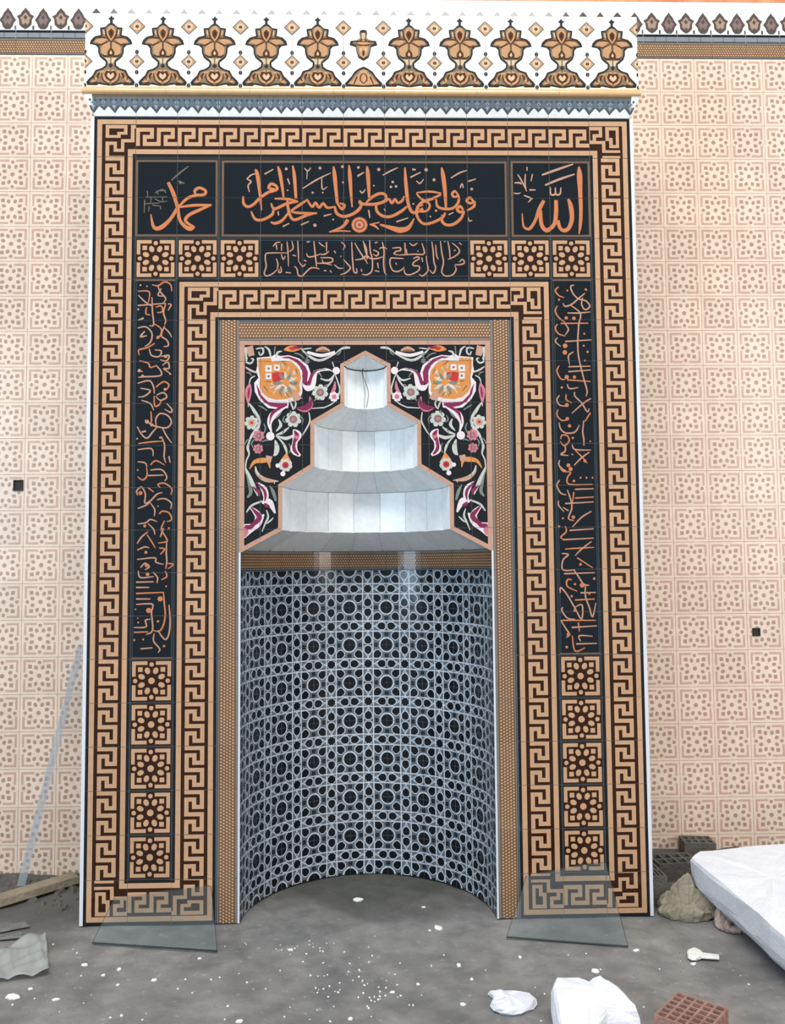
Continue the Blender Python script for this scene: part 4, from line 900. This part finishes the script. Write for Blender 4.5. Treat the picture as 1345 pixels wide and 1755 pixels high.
# side returns of the cove
for s1 in (-1, 1):
    V = [(s1 * 1.3, 0, 3.802), (s1 * (1.3 + E), -E, 3.89), (s1 * (1.3 + E), YW - .006, 3.89), (s1 * 1.3, YW - .006, 3.802)]
    link('cove_return', mesh('cove_return', V, [(0, 1, 2, 3)], [mat('lace')]), mih)
# rounded tan moulding
def extrude_x(name, prof, x0, x1, m):
    V = [(x0, y, z) for y, z in prof] + [(x1, y, z) for y, z in prof]; k = len(prof)
    Fc = [(i, i + 1, i + 1 + k, i + k) for i in range(k - 1)] + [tuple(range(k))[::-1], tuple(range(k, 2 * k))]
    return link(name, mesh(name, V, Fc, m), mih)
pr = [(-E + .02, 3.889)] + [(-E + .002 - .012 * cos(a), 3.9045 + .0145 * sin(a)) for a in [radians(-80 + 20 * i) for i in range(9)]] + [(-E + .02, 3.919)]
xsm = [-1.346, -.946, -.546, -.146, .146, .546, .946, 1.346]
for a, b in zip(xsm, xsm[1:]): extrude_x('moulding', pr, a + .0006, b - .0006, [mat('cream')])
# frieze tiles with the arabesque
FZ0, FZ1 = 3.920, 4.290
def frieze_print(full=True):
    c = Canvas(); k = .2478 / 789
    Mx = lambda x, y: (x * k, (1235 - y) * k)
    def S(col, half, l=1, cx=0):
        pts = [Mx(cx + half[i], half[i + 1]) for i in range(0, len(half), 2)]
        pts += [Mx(cx - half[i], half[i + 1]) for i in range(len(half) - 2, -1, -2) if half[i] > 0]
        c.shape(col, pts, l)
    def L(col, w, pts, l=3):
        for sg in (1, -1):
            c.stroke(col, [Mx(sg * pts[i], pts[i + 1]) for i in range(0, len(pts), 2)], w * k, l, 3)
    if full:
        out = [0, 90, 18, 118, 52, 140, 20, 165, 20, 210, 45, 225, 95, 275, 172, 285, 168, 340, 158, 400, 250, 425, 305, 480, 325, 548, 235, 565, 198, 605, 195, 680, 168, 752, 112, 802, 78, 830, 85, 885, 140, 928, 232, 958, 272, 1040, 342, 1110, 370, 1150, 352, 1198, 205, 1200, 180, 1180, 0, 1212]
        S('slate', out)
        S('frshade', [0, 240, 45, 256, 92, 300, 145, 312, 140, 350, 126, 415, 225, 448, 282, 530, 200, 548, 172, 595, 168, 680, 142, 735, 92, 780, 52, 820, 58, 900, 115, 950, 208, 980, 248, 1062, 322, 1140, 295, 1168, 205, 1165, 160, 1150, 0, 1190], 2)
        S('frtan', [0, 245, 40, 270, 66, 330, 62, 400, 30, 460, 0, 500], 3)                      # upper bud
        S('frbrown', [0, 300, 42, 345, 36, 400, 0, 465], 4); S('slate', [0, 340, 20, 372, 0, 405], 5)
        def lobe(col, pts, l):
            for sg in (1, -1): c.shape(col, [Mx(sg * pts[i], pts[i + 1]) for i in range(0, len(pts), 2)], l)
        lobe('frtan', [60, 470, 130, 455, 215, 470, 272, 520, 200, 525, 150, 545, 105, 520], 3)    # wings
        lobe('frtan', [18, 520, 60, 500, 110, 545, 150, 600, 146, 680, 110, 730, 60, 720, 52, 660, 18, 610], 3)   # body lobes
        lobe('sand', [95, 320, 122, 325, 116, 385, 92, 400], 3)
        L('frbrown', 24, [95, 300, 86, 370, 60, 440, 0, 512], 4); L('frbrown', 24, [70, 450, 130, 440, 200, 440, 250, 465], 4); L('frbrown', 20, [30, 500, 90, 530, 160, 560, 215, 545], 4); L('frbrown', 14, [0, 510, 0, 640], 4)
        S('frbrown', [0, 600, 50, 672, 46, 735, 0, 752], 4); S('sand', [0, 645, 22, 690, 0, 718], 5)
        L('slate', 26, [30, 742, 100, 738, 140, 705], 4); lobe('sand', [12, 770, 60, 765, 100, 760, 60, 800, 40, 850, 12, 850], 3); S('slate', [0, 845, 34, 890, 0, 925], 4)
        lobe('frtan', [70, 960, 130, 970, 190, 990, 230, 1070, 300, 1145, 240, 1150, 190, 1080, 120, 1010], 3); lobe('frtan', [12, 945, 60, 950, 120, 1030, 110, 1110, 50, 1150, 12, 1165], 3)
        S('frbrown', [0, 985, 66, 968, 98, 1030, 66, 1100, 0, 1138], 4); S('sand', [0, 1030, 36, 1000, 58, 1040, 38, 1078, 0, 1105], 5); S('frbrown', [0, 1010, 20, 1000, 0, 1045], 6)
        L('frbrown', 20, [10, 1180, 80, 1150, 125, 1090, 140, 1000], 4); L('frbrown', 38, [165, 1000, 195, 1050, 190, 1090], 4); L('frbrown', 34, [190, 1185, 215, 1160, 300, 1182], 4); L('slate', 30, [325, 1110, 345, 1165], 4); L('frbrown', 22, [230, 1000, 260, 1060, 240, 1120], 4)
        dx = 394
    else:
        S('slate', [0, 290, 45, 300, 60, 340, 50, 430, 110, 460, 195, 470, 215, 540, 120, 570, 110, 640, 80, 740, 0, 790]); S('frtan', [0, 330, 10, 350, 20, 460, 90, 500, 170, 510, 90, 545, 80, 620, 60, 700, 0, 750], 2)
        S('slate', [0, 880, 60, 905, 140, 960, 190, 1040, 290, 1150, 270, 1200, 150, 1200, 0, 1212]); S('frtan', [0, 920, 70, 950, 120, 990, 160, 1060, 240, 1160, 0, 1180], 2)
        L('frshade', 30, [35, 340, 40, 430, 100, 480, 150, 500, 100, 530, 85, 640, 50, 720], 3); L('sand', 22, [10, 345, 14, 440], 4); L('frbrown', 24, [0, 540, 60, 540, 110, 520], 4); L('sand', 20, [20, 590, 40, 600, 30, 650], 4)
        L('frshade', 30, [60, 960, 120, 1010, 190, 1110], 3); L('sand', 20, [30, 1140, 60, 1080], 4)
        L('frbrown', 18, [0, 1150, 50, 1100, 40, 1020, 0, 990], 4); L('frbrown', 24, [100, 1040, 150, 1160], 4); L('frbrown', 26, [160, 1180, 230, 1165], 4); L('frbrown', 14, [10, 340, 25, 430, 10, 450]); L('frbrown', 20, [0, 480, 90, 480, 150, 490]); S('frbrown', [0, 620, 20, 640, 15, 700, 0, 720], 3)
        dx = 306
    for sg in (-1, 1):
        cx = sg * dx
        for (cy, rr) in ((265, 128), (820, 120)):
            c.poly('greyt', [Mx(*p) for p in ngon(cx, cy, rr, rr, 4)], 1); c.poly('frtan', [Mx(*p) for p in ngon(cx, cy, rr * .84, rr * .84, 4)], 2)
            c.poly('sand', [Mx(*p) for p in ngon(cx, cy, rr * .5, rr * .5, 8)], 3); c.poly('frbrown', [Mx(*p) for p in ngon(cx, cy, 28, 28, 6)], 4)
        for cy in (670, 990, 1195): c.poly('slate', [Mx(*p) for p in ngon(cx, cy, 30, 38, 6)], 3)
        c.poly('greyt', [Mx(*p) for p in rect(cx - 3, 390, cx + 3, 650)], 1)
    c.poly('peachb', rect(-.13, -.01, .13, (1235 - 1206) * k), 2)
    return c
kf = 1235 * .2478 / 789
fm = tile_mesh('frieze_tile', [rect(-.1238 + .0006, .001, .1238 - .0006, FZ1 - FZ0)], frieze_print(True), 'friezew', thick=.006)
fc = tile_mesh('frieze_tile', [rect(-.0965 + .0006, .001, .0965 - .0006, FZ1 - FZ0)], frieze_print(False), 'friezew', thick=.006)
for i in range(5):
    put(fm, 'frieze_tile', -.0965 - .2478 * (i + .5), FZ0, -E); put(fm, 'frieze_tile', .0965 + .2478 * (i + .5), FZ0, -E)
put(fc, 'frieze_tile', 0, FZ0, -E)
V, Fc = box_vf(-1.335, 1.335, -E + .003, YW - .006, 3.89, 4.285)
link('cornice_body', mesh('cornice_body', V, Fc, [M_WHITEPL]), mih)

# ------------------------------------------------------------------ wires in the top tier
def tube(name, pts, r, m, parent=None, n=6):
    cu = bpy.data.curves.new(name, 'CURVE'); cu.dimensions = '3D'; cu.bevel_depth = r; cu.bevel_resolution = 1
    sp = cu.splines.new('NURBS'); sp.points.add(len(pts) - 1); sp.use_endpoint_u = True; sp.order_u = 3
    for p, q in zip(sp.points, pts): p.co = (*q, 1)
    tmp = bpy.data.objects.new('tmp', cu); me = bpy.data.meshes.new_from_object(tmp); bpy.data.objects.remove(tmp)
    me.name = name; me.materials.clear(); me.materials.append(m)
    return link(name, me, parent)
w1 = tube('lamp_wire', [(-.012, .09, 2.590), (-.018, .080, 2.572), (-.008, .076, 2.53), (.012, .074, 2.48), (.014, .070, 2.44), (.004, .068, 2.39)], .0016, M_WIRE)
tag(w1, 'thin dark electric wire hanging inside the topmost white tier, curving right', 'wire')
w2 = tube('lamp_wire', [(-.004, .092, 2.588), (-.020, .084, 2.576), (-.014, .080, 2.53), (-.002, .077, 2.47), (-.008, .072, 2.42), (-.006, .070, 2.385)], .0011, M_WIRE)
tag(w2, 'thinner straight electric wire hanging beside the curved one in the top tier', 'wire')

# ------------------------------------------------------------------ glass panes leaning at the foot of the pillars
def pane(pts_px, ydepth, label):
    """outline given by where it stands: bottom points on the floor, upper points against the face"""
    P = []
    for (u, v, kind) in pts_px:
        if kind == 'f': x, y = floor_at(u, v, .004); P.append(Vector((x, y, .004)))
        else: x, z = wall_at(u, v, -.012); P.append(Vector((x, -.012, z)))
    a, b, c = P[0], P[1], P[2]
    n = (b - a).cross(c - a).normalized()
    P = [p - n * (p - a).dot(n) for p in P]
    if n.y > 0: n = -n
    ce = sum(P, Vector()) / len(P)
    V = [p - ce for p in P] + [p - ce - n * .005 for p in P]; k = len(P)
    Fc = [tuple(range(k)), tuple(range(2 * k - 1, k - 1, -1))] + [(i, i + k, (i + 1) % k + k, (i + 1) % k) for i in range(k)]
    me = mesh('glass_pane', V, Fc, [M_GLASS]); bm = bmesh.new(); bm.from_mesh(me); bmesh.ops.recalc_face_normals(bm, faces=bm.faces); bm.to_mesh(me); bm.free()
    o = link('glass_pane', me); o.location = ce
    tr_ = []
    for i in range(k):
        a_, b_ = P[i] - ce, P[(i + 1) % k] - ce; tr_.append((a_, b_))
    for i, (a_, b_) in enumerate(tr_):
        e_ = tube('cut_edge', [a_, (a_ + b_) / 2, b_], .0036 if i == 0 else .0010, M_EDGE, o)
    return tag(o, label, 'glass pane')
pane([(158, 1616, 'f'), (372, 1630, 'f'), (362, 1520, 'w'), (228, 1410, 'w'), (198, 1406, 'w')], 0, 'broken clear glass pane leaning on the foot of the left pillar')
pane([(868, 1606, 'f'), (1076, 1622, 'f'), (1038, 1478, 'w'), (905, 1478, 'w')], 0, 'clear glass pane leaning on the foot of the right pillar')

# ------------------------------------------------------------------ loose things on the floor
def blob_mesh(name, pts, h, m, seed=0, rings=((0, .92), (.35, 1.04), (.8, .98), (1, .86)), rough_=.006, tilt=(0, 0), sub=2):
    """irregular chunk: outline on the floor raised through rings, lightly roughened"""
    rnd = random.Random(seed); bm = bmesh.new(); n = len(pts)
    cx = sum(p[0] for p in pts) / n; cy = sum(p[1] for p in pts) / n
    P = smooth_line(list(pts) + [pts[0]], sub)[:-1]; n = len(P); L = []
    for (f, s) in rings:
        L.append([bm.verts.new(((x - cx) * s, (y - cy) * s, f * h + (tilt[0] * (x - cx) + tilt[1] * (y - cy)) * f)) for x, y in P])
    for a, b in zip(L, L[1:]):
        for i in range(n): bm.faces.new((a[i], a[(i + 1) % n], b[(i + 1) % n], b[i]))
    # top: inner ring and centre
    top = [bm.verts.new((v.co.x * .5, v.co.y * .5, v.co.z + h * .03)) for v in L[-1]]
    for i in range(n): bm.faces.new((L[-1][i], L[-1][(i + 1) % n], top[(i + 1) % n], top[i]))
    c = bm.verts.new((0, 0, h * 1.03))
    for i in range(n): bm.faces.new((top[i], top[(i + 1) % n], c))
    bm.faces.new(L[0][::-1])
    for v in bm.verts:
        if v.co.z > .002: v.co += Vector((rnd.uniform(-1, 1), rnd.uniform(-1, 1), rnd.uniform(-1, 1))) * rough_
    bmesh.ops.recalc_face_normals(bm, faces=bm.faces)
    return bm_mesh(name, bm, [m]), (cx, cy)
# large foam slab at right, lying on rubble, top tilted
ZT = .20
pts = [floor_at(u, v, ZT) for u, v in ((1183, 1474), (1215, 1502), (1262, 1538), (1300, 1572), (1345, 1612), (1420, 1640), (1520, 1560), (1500, 1470), (1420, 1448), (1331, 1451), (1250, 1458), (1200, 1464))]
me, c = blob_mesh('foam_slab', pts, ZT, M_FOAM, 3, rings=((.0, .70), (.30, .90), (.42, .965), (.55, .985), (.92, 1.0), (1, .985)), rough_=.004)
o = link('foam_slab', me); o.location = (c[0], c[1], .012); tag(o, 'very large white foam slab lying against the right tiled wall', 'foam slab')
# white broken block in the foreground
pts = [floor_at(u, v, .13) for u, v in ((949, 1694), (953, 1680), (990, 1678), (1008, 1683), (1028, 1674), (1056, 1687), (1078, 1704), (1090, 1720), (1040, 1726), (1012, 1756), (980, 1780), (956, 1735))]
me, c = blob_mesh('foam_block', pts, .13, M_FOAM, 5, rings=((0, 1.02), (.35, 1.10), (.7, 1.07), (.93, 1.0), (1, .93)), rough_=.004, tilt=(-.05, .1))
o = link('foam_block', me); o.location = (c[0], c[1], -.004); tag(o, 'chunky broken white foam block in the foreground, left of the red hollow brick', 'foam block')
pts = [floor_at(u, v, .02) for u, v in ((838, 1697), (845, 1704), (842, 1716), (856, 1728), (880, 1731), (903, 1726), (917, 1713), (908, 1702), (880, 1700), (856, 1698))]
me, c = blob_mesh('foam_scrap', pts, .028, M_FOAM, 8, rough_=.005, sub=2)
o = link('foam_scrap', me); o.location = (c[0], c[1], -.004); tag(o, 'flat jagged scrap of white foam left of the big foam block', 'foam scrap')
# plaster-covered stick / spoon shape
t = thing('plaster_spoon', 'white spoon-shaped plaster lump with a straight handle on the floor at right', 'spoon', (*floor_at(1190, 1634, .01), 0.0))
px = [floor_at(u, v, .01) for u, v in ((1178, 1629), (1190, 1625), (1202, 1631), (1206, 1637), (1192, 1643), (1179, 1639))]
me, c = blob_mesh('spoon_head', px, .016, M_PLASTER, 2, rough_=.002); o = link('spoon_head', me, t); o.location = (c[0] - t.location.x, c[1] - t.location.y, -.001)
px = [floor_at(u, v, .01) for u, v in ((1200, 1632), (1232, 1636), (1232, 1642), (1200, 1640))]
me, c = blob_mesh('spoon_handle', px, .010, M_PLASTER, 2, rough_=.0006, sub=1); o = link('spoon_handle', me, t); o.location = (c[0] - t.location.x, c[1] - t.location.y, .002)
# hollow clay brick with its cells facing up
def hollow_brick(name, L, Wd, H, nx, ny, m, wall=.010):
    bm = bmesh.new(); V, Fc = [], []
    def bar(x0, x1, y0, y1): box_vf(x0, x1, y0, y1, 0, H, V, Fc)
    cw = (L - wall * (nx + 1)) / nx; ch = (Wd - wall * (ny + 1)) / ny
    for j in range(ny + 1): y = -Wd / 2 + j * (ch + wall); bar(-L / 2, L / 2, y, y + wall)
    for i in range(nx + 1):
        x = -L / 2 + i * (cw + wall)
        for j in range(ny): y = -Wd / 2 + wall + j * (ch + wall); bar(x, x + wall, y, y + ch)
    box_vf(-L / 2 + .001, L / 2 - .001, -Wd / 2 + .001, Wd / 2 - .001, .0, .006, V, Fc)
    for k in range(6):                           # fluted outer face
        y = -Wd / 2 + Wd * (k + .5) / 6; box_vf(L / 2, L / 2 + .003, y - .006, y + .006, .004, H - .004, V, Fc)
    return mesh(name, V, Fc, [m])
H = .115
c0, c1, c2 = floor_at(1160, 1697, H), floor_at(1248, 1726, H), floor_at(1134, 1740, H)
ax = Vector((c1[0] - c0[0], c1[1] - c0[1])); ang = math.atan2(ax.y, ax.x)
Lb = ax.length; Wb = .20
me = hollow_brick('hollow_brick', Lb, Wb, H, 5, 6, M_BRICK, .008)
o = link('hollow_brick', me); d = ax.normalized(); nrm = Vector((d.y, -d.x))
o.location = (c0[0] + ax.x / 2 + nrm.x * Wb / 2, c0[1] + ax.y / 2 + nrm.y * Wb / 2, -.004); o.rotation_euler.z = ang
tag(o, 'red-brown hollow clay brick with grid cells facing up, bottom right of the floor', 'brick')
# grey blocks against the right wall
def rot_box(name, x, y, z, L, Wd, H, a, m, label, cat, holes=True):
    me = hollow_brick(name, L, Wd, H, 4, 2, m, .012); o = link(name, me); o.location = (x, y, z); o.rotation_euler.z = a
    return tag(o, label, cat)
x, y = floor_at(1150, 1500, .05)
rot_box('grey_block', 1.555, .40, .03, .22, .15, .09, .10, M_GBRICK, 'dusty grey hollow block between the niche and the large foam slab', 'block')
rot_box('grey_block', 1.74, .56, .05, .16, .12, .11, -.1, M_GBRICK, 'dusty grey block against the wall, behind the tip of the large foam slab', 'block')
rot_box('grey_block', 1.375, .20, -.004, .09, .18, .14, .03, M_GBRICK, 'dark upright block tight against the right side of the niche', 'block')
# crumpled bags
def bag(name, u, v, w, d, h, m, seed, label):
    # thin film sack slumped open: folded outer wall, wavy lobed rim, hollow middle
    V, Fc = [], []; NA, NT = 120, 26
    for j in range(NT + 1):
        t = j / NT
        for i in range(NA):
            a = 2 * pi * i / NA; ca, sa = cos(a), sin(a)
            lob = noise.noise((ca * 1.3 + seed, sa * 1.3, seed)); fold = noise.noise((ca * 2.8, sa * 2.8 + seed, t * 1.6)); fine = noise.noise((ca * 10 + seed, sa * 10, t * 4))
            rim = .50 + .62 * max(0, sa + .1) + .75 * lob + .18 * fold
            if t < .6: q = t / .6; r = 1.0 + .14 * sin(q * 2.4) - .38 * q * q; z = rim * q ** .8
            else: q = (t - .6) / .4; r = .76 * (1 - q) ** .8; z = rim + (.18 - rim) * q ** .6
            cr = abs(fold) * .26 * (1 if t < .8 else .6)
            r *= 1 - cr + .06 * fine; z = z * (1 - .3 * cr) + .05 * fine * (t > .05)
            V.append((r * w / 2 * ca, r * d / 2 * sa, max(0, z) * h))
    for j in range(NT):
        for i in range(NA): Fc.append((j * NA + i, j * NA + (i + 1) % NA, (j + 1) * NA + (i + 1) % NA, (j + 1) * NA + i))
    o = link(name, mesh(name, V, Fc, [m], smooth=True)); x, y = floor_at(u, v, 0); o.location = (x, y, -.003)
    return tag(o, label, 'bag')
bag('crumpled_bag', 1178, 1564, .27, .20, .10, M_BAG, 5.1, 'crumpled dusty beige plastic bag beside the right pillar')
bag('crumpled_bag', 1256, 1588, .15, .14, .085, M_BAG2, 7.7, 'smaller pinkish crumpled bag under the edge of the large foam slab')
# timber plank at left
def beam(name, p, q, w, h, m, label, cat):
    p, q = Vector(p), Vector(q); d = (q - p); L = d.length; V, Fc = [], []
    nseg = 8
    rnd = random.Random(1)
    for i in range(nseg + 1):
        x = L * i / nseg; e = rnd.uniform(-.002, .002)
        V += [(x, -w / 2 + e, 0), (x, w / 2 + e, 0), (x, w / 2 + e, h), (x, -w / 2 + e, h)]
    for i in range(nseg):
        a = 4 * i
        for k in range(4): Fc.append((a + k, a + (k + 1) % 4, a + 4 + (k + 1) % 4, a + 4 + k))
    Fc += [(3, 2, 1, 0), (4 * nseg, 4 * nseg + 1, 4 * nseg + 2, 4 * nseg + 3)]
    o = link(name, mesh(name, V, Fc, [m])); o.location = p; o.rotation_euler = d.to_track_quat('X', 'Z').to_euler()
    return tag(o, label, cat)
a = floor_at(-60, 1568, .0); b = floor_at(130, 1520, .0)
beam('timber_plank', (a[0], a[1], .002), (b[0], b[1], .03), .085, .035, M_WOOD, 'dusty timber plank lying along the left tiled wall', 'plank')
# clear strip leaning on the left wall
o = beam('leaning_strip', (-1.735, .42, .03), (-1.515, .60, 1.21), .012, .036, M_ALU, 'thin pale translucent strip leaning on the left tiled wall beside the niche', 'strip')
# plastic sheet at bottom left
bm = bmesh.new(); nx, ny = 34, 18
c = [floor_at(u, v) for u, v in ((-40, 1690), (84, 1672), (78, 1602), (-20, 1640))]
vs = []
for j in range(ny + 1):
    for i in range(nx + 1):
        s, t_ = i / nx, j / ny
        x = (c[0][0] * (1 - s) + c[1][0] * s) * (1 - t_) + (c[3][0] * (1 - s) + c[2][0] * s) * t_
        y = (c[0][1] * (1 - s) + c[1][1] * s) * (1 - t_) + (c[3][1] * (1 - s) + c[2][1] * s) * t_
        z = .008 + .04 * abs(noise.noise((x * 9, y * 9, 1))) + .05 * sin(pi * t_) * s * abs(noise.noise((x * 22 + y * 11, 0, 2)))
        vs.append(bm.verts.new((x - c[0][0], y - c[0][1], z)))
for j in range(ny):
    for i in range(nx):
        k = j * (nx + 1) + i; bm.faces.new((vs[k], vs[k + 1], vs[k + nx + 2], vs[k + nx + 1]))
me = bm_mesh('plastic_sheet', bm, [M_SHEET], True); o = link('plastic_sheet', me); o.location = (c[0][0], c[0][1], 0)
md = o.modifiers.new('thickness', 'SOLIDIFY'); md.thickness = .001
tag(o, 'rumpled see-through plastic sheet on the floor at the left edge', 'plastic sheet')
# flat tile offcuts at left
for (u, v, w, d, a, lab) in ((22, 1590, .13, .07, .4, 'pale flat tile offcut lying left, nearest the plank'), (18, 1606, .11, .06, .1, 'narrow tile offcut just in front of the one near the plank'), (30, 1626, .12, .05, -.05, 'dark thin offcut lying above the plastic sheet')):
    x, y = floor_at(u, v, 0)
    me, c = blob_mesh('tile_offcut', [(-w / 2, -d / 2), (w / 2, -d / 2 + .01), (w / 2 - .02, d / 2), (-w / 2, d / 2 - .01)], .009, M_RUBBLE, int(u), rough_=.0006, sub=1)
    o = link('tile_offcut', me); o.location = (x, y, .0); o.rotation_euler.z = a; tag(o, lab, 'tile offcut')
# bits of plaster: those one can point to
BITS = [(613, 1541, .030, 'small rectangular white chip on the dark floor inside the niche', (1.6, .9)), (751, 1590, .030, 'elongated white chip lying slantwise in front of the niche, right of centre', (1.7, .8)),
        (736, 1593, .012, 'tiny white chip just left of the slanting elongated one', (1, 1)), (786, 1654, .022, 'white hooked chip on the mid floor, below the right end of the niche', (1, 1)),
        (716, 1684, .014, 'round white crumb on the foreground floor, right of centre', (1, 1)), (672, 1697, .015, 'oblong white crumb on the foreground floor, near the centre', (1.4, .8)),
        (793, 1719, .018, 'white crumb on the foreground floor, left of the flat foam scrap', (1.3, .8)), (1020, 1664, .028, 'rounded white lump just behind the big foam block', (1.4, .8)),
        (891, 1638, .016, 'white round crumb in front of the right pillar', (1, 1)), (1090, 1628, .020, 'pale crumbled plaster patch at the corner of the right glass pane', (1.5, .7)),
        (204, 1660, .018, 'white crumb in front of the left pillar, larger of the pair near centre of it', (1, 1)), (264, 1676, .018, 'white oval crumb in front of the left pillar, right of the others', (1.4, .8)),
        (145, 1652, .020, 'white flat crumb below the left corner of the niche block', (1.5, .7)), (177, 1669, .015, 'small white crumb touching a larger one in front of the left pillar', (1.3, .8)),
        (202, 1686, .014, 'pale crumb below the pair in front of the left pillar', (1.2, .8)), (22, 1708, .034, 'large white pebble at the bottom left edge', (1.5, .9)), (52, 1692, .016, 'white crumb above and right of the large pebble at left', (1.4, .8)),
        (342, 1641, .014, 'white crumb under the right corner of the left glass pane', (1.3, .8)), (498, 1626, .018, 'pale crumb on the floor just outside the left end of the niche', (1.4, .7)), (808, 1678, .014, 'grey-white crumb midway between the hooked chip and the foam scrap', (1, 1)),
        (1188, 1650, .018, 'flat pale flake right below the spoon-shaped lump', (1.5, .6)), (726, 1553, .014, 'small pale flake near the curved back of the niche floor, right side', (1.6, .7)), (600, 1745, .016, 'white crumb at the bottom edge of the picture, left of centre', (1, .8)),
        (95, 1711, .016, 'pair of fused white crumbs at lower left', (1.8, .8)), (208, 1738, .012, 'tiny white crumb at the bottom left', (1, 1)), (410, 1748, .02, 'broad pale flake at the bottom edge, left of centre', (1.6, .7))]
for i, (u, v, s, lab, (ex, ey)) in enumerate(BITS):
    x, y = floor_at(u, v, 0); rnd = random.Random(i)
    P = [(s / 2 * ex * cos(a) * rnd.uniform(.75, 1.15), s / 2 * ey * sin(a) * 1.3 * rnd.uniform(.75, 1.15)) for a in [2 * pi * k / 7 for k in range(7)]]
    me, c = blob_mesh('plaster_chip', P, s * .35, M_PLASTER, i, rough_=s * .04, sub=1)
    o = link('plaster_chip', me); o.location = (x, y, floor_h(x, y) - .001); o.rotation_euler.z = (-.7 if i == 1 else rnd.uniform(-.4, .4)); tag(o, lab, 'plaster chip')
# anonymous small crumbs
rnd = random.Random(77); crumbs = []
for i in range(3):
    P = [(.5 * cos(a) * rnd.uniform(.7, 1.1), .5 * sin(a) * rnd.uniform(.7, 1.1)) for a in [2 * pi * k / 6 for k in range(6)]]
    crumbs.append(blob_mesh('plaster_crumb', P, .45, M_PLASTER, i, rough_=.06, sub=1)[0])
for i in range(150):
    if i < 45: u, v = rnd.gauss(610, 45), rnd.gauss(1690, 30)
    elif i < 60: u, v = rnd.gauss(505, 30), rnd.gauss(1625, 10)
    else: u, v = rnd.uniform(20, 1325), rnd.uniform(1600, 1754)
    if v > 1752 or v < 1600: continue
    if (940 < u < 1100 and v > 1668) or (1128 < u < 1255 and v > 1688) or (u > 1180 and v < 1630) or (u < 90 and v < 1690) or (150 < u < 375 and v < 1634) or (860 < u < 1085 and v < 1630) or (830 < u < 925 and 1690 < v < 1735): continue
    x, y = floor_at(u, v, 0); s = rnd.uniform(.004, .009)
    o = link('plaster_crumb', crumbs[i % 3]); o.location = (x, y, floor_h(x, y) - .0005); o.scale = (s * rnd.uniform(1, 1.7), s, s); o.rotation_euler.z = rnd.uniform(0, 3)
    tag(o, 'tiny white plaster crumb, one of many strewn over the grey floor', 'plaster crumb', 'tiny plaster crumbs strewn over the floor')
# dust and grit nobody could count
Vg, Fg = [], []
for i in range(2600):
    x = rnd.uniform(-2.0, 2.1); y = rnd.uniform(-1.0, .55) if abs(x) < .5 or abs(x) > 1.35 else rnd.uniform(-1.0, -.02)
    if abs(x) <= .5 and y > 0 and x * x + y * y > .28: continue
    s = rnd.uniform(.0012, .0034); z = floor_h(x, y); n = len(Vg); a = rnd.uniform(0, 2)
    Vg += [(x + s * cos(a), y + s * sin(a), z), (x + s * cos(a + 2.1), y + s * sin(a + 2.1), z), (x + s * cos(a + 4.2), y + s * sin(a + 4.2), z), (x, y, z + s)]
    Fg += [(n, n + 1, n + 3), (n + 1, n + 2, n + 3), (n + 2, n, n + 3)]
o = link('floor_grit', mesh('floor_grit', Vg, Fg, [M_RUBBLE])); o['kind'] = 'stuff'; tag(o, 'fine pale grit and dust scattered over the bare screed', 'grit')
Vg, Fg = [], []
for i in range(420):
    side = rnd.choice((-1, 1)); x = side * rnd.uniform(1.36, 2.2); y = rnd.triangular(.1, .62, .6); s = rnd.uniform(.006, .028); z = floor_h(x, y)
    n = len(Vg); P = [(cos(a) * s * rnd.uniform(.6, 1), sin(a) * s * rnd.uniform(.6, 1)) for a in (0, 1.3, 2.5, 3.8, 5)]
    Vg += [(x + p[0], y + p[1], z - .003) for p in P] + [(x + p[0] * .6, y + p[1] * .6, z + s * rnd.uniform(.4, .8)) for p in P]
    Fg += [(n + k, n + (k + 1) % 5, n + 5 + (k + 1) % 5, n + 5 + k) for k in range(5)] + [tuple(n + 5 + k for k in range(5))]
o = link('rubble', mesh('rubble', Vg, Fg, [M_GBRICK])); o['kind'] = 'stuff'; tag(o, 'dark rubble and dirt heaped along the foot of the tiled walls', 'rubble')
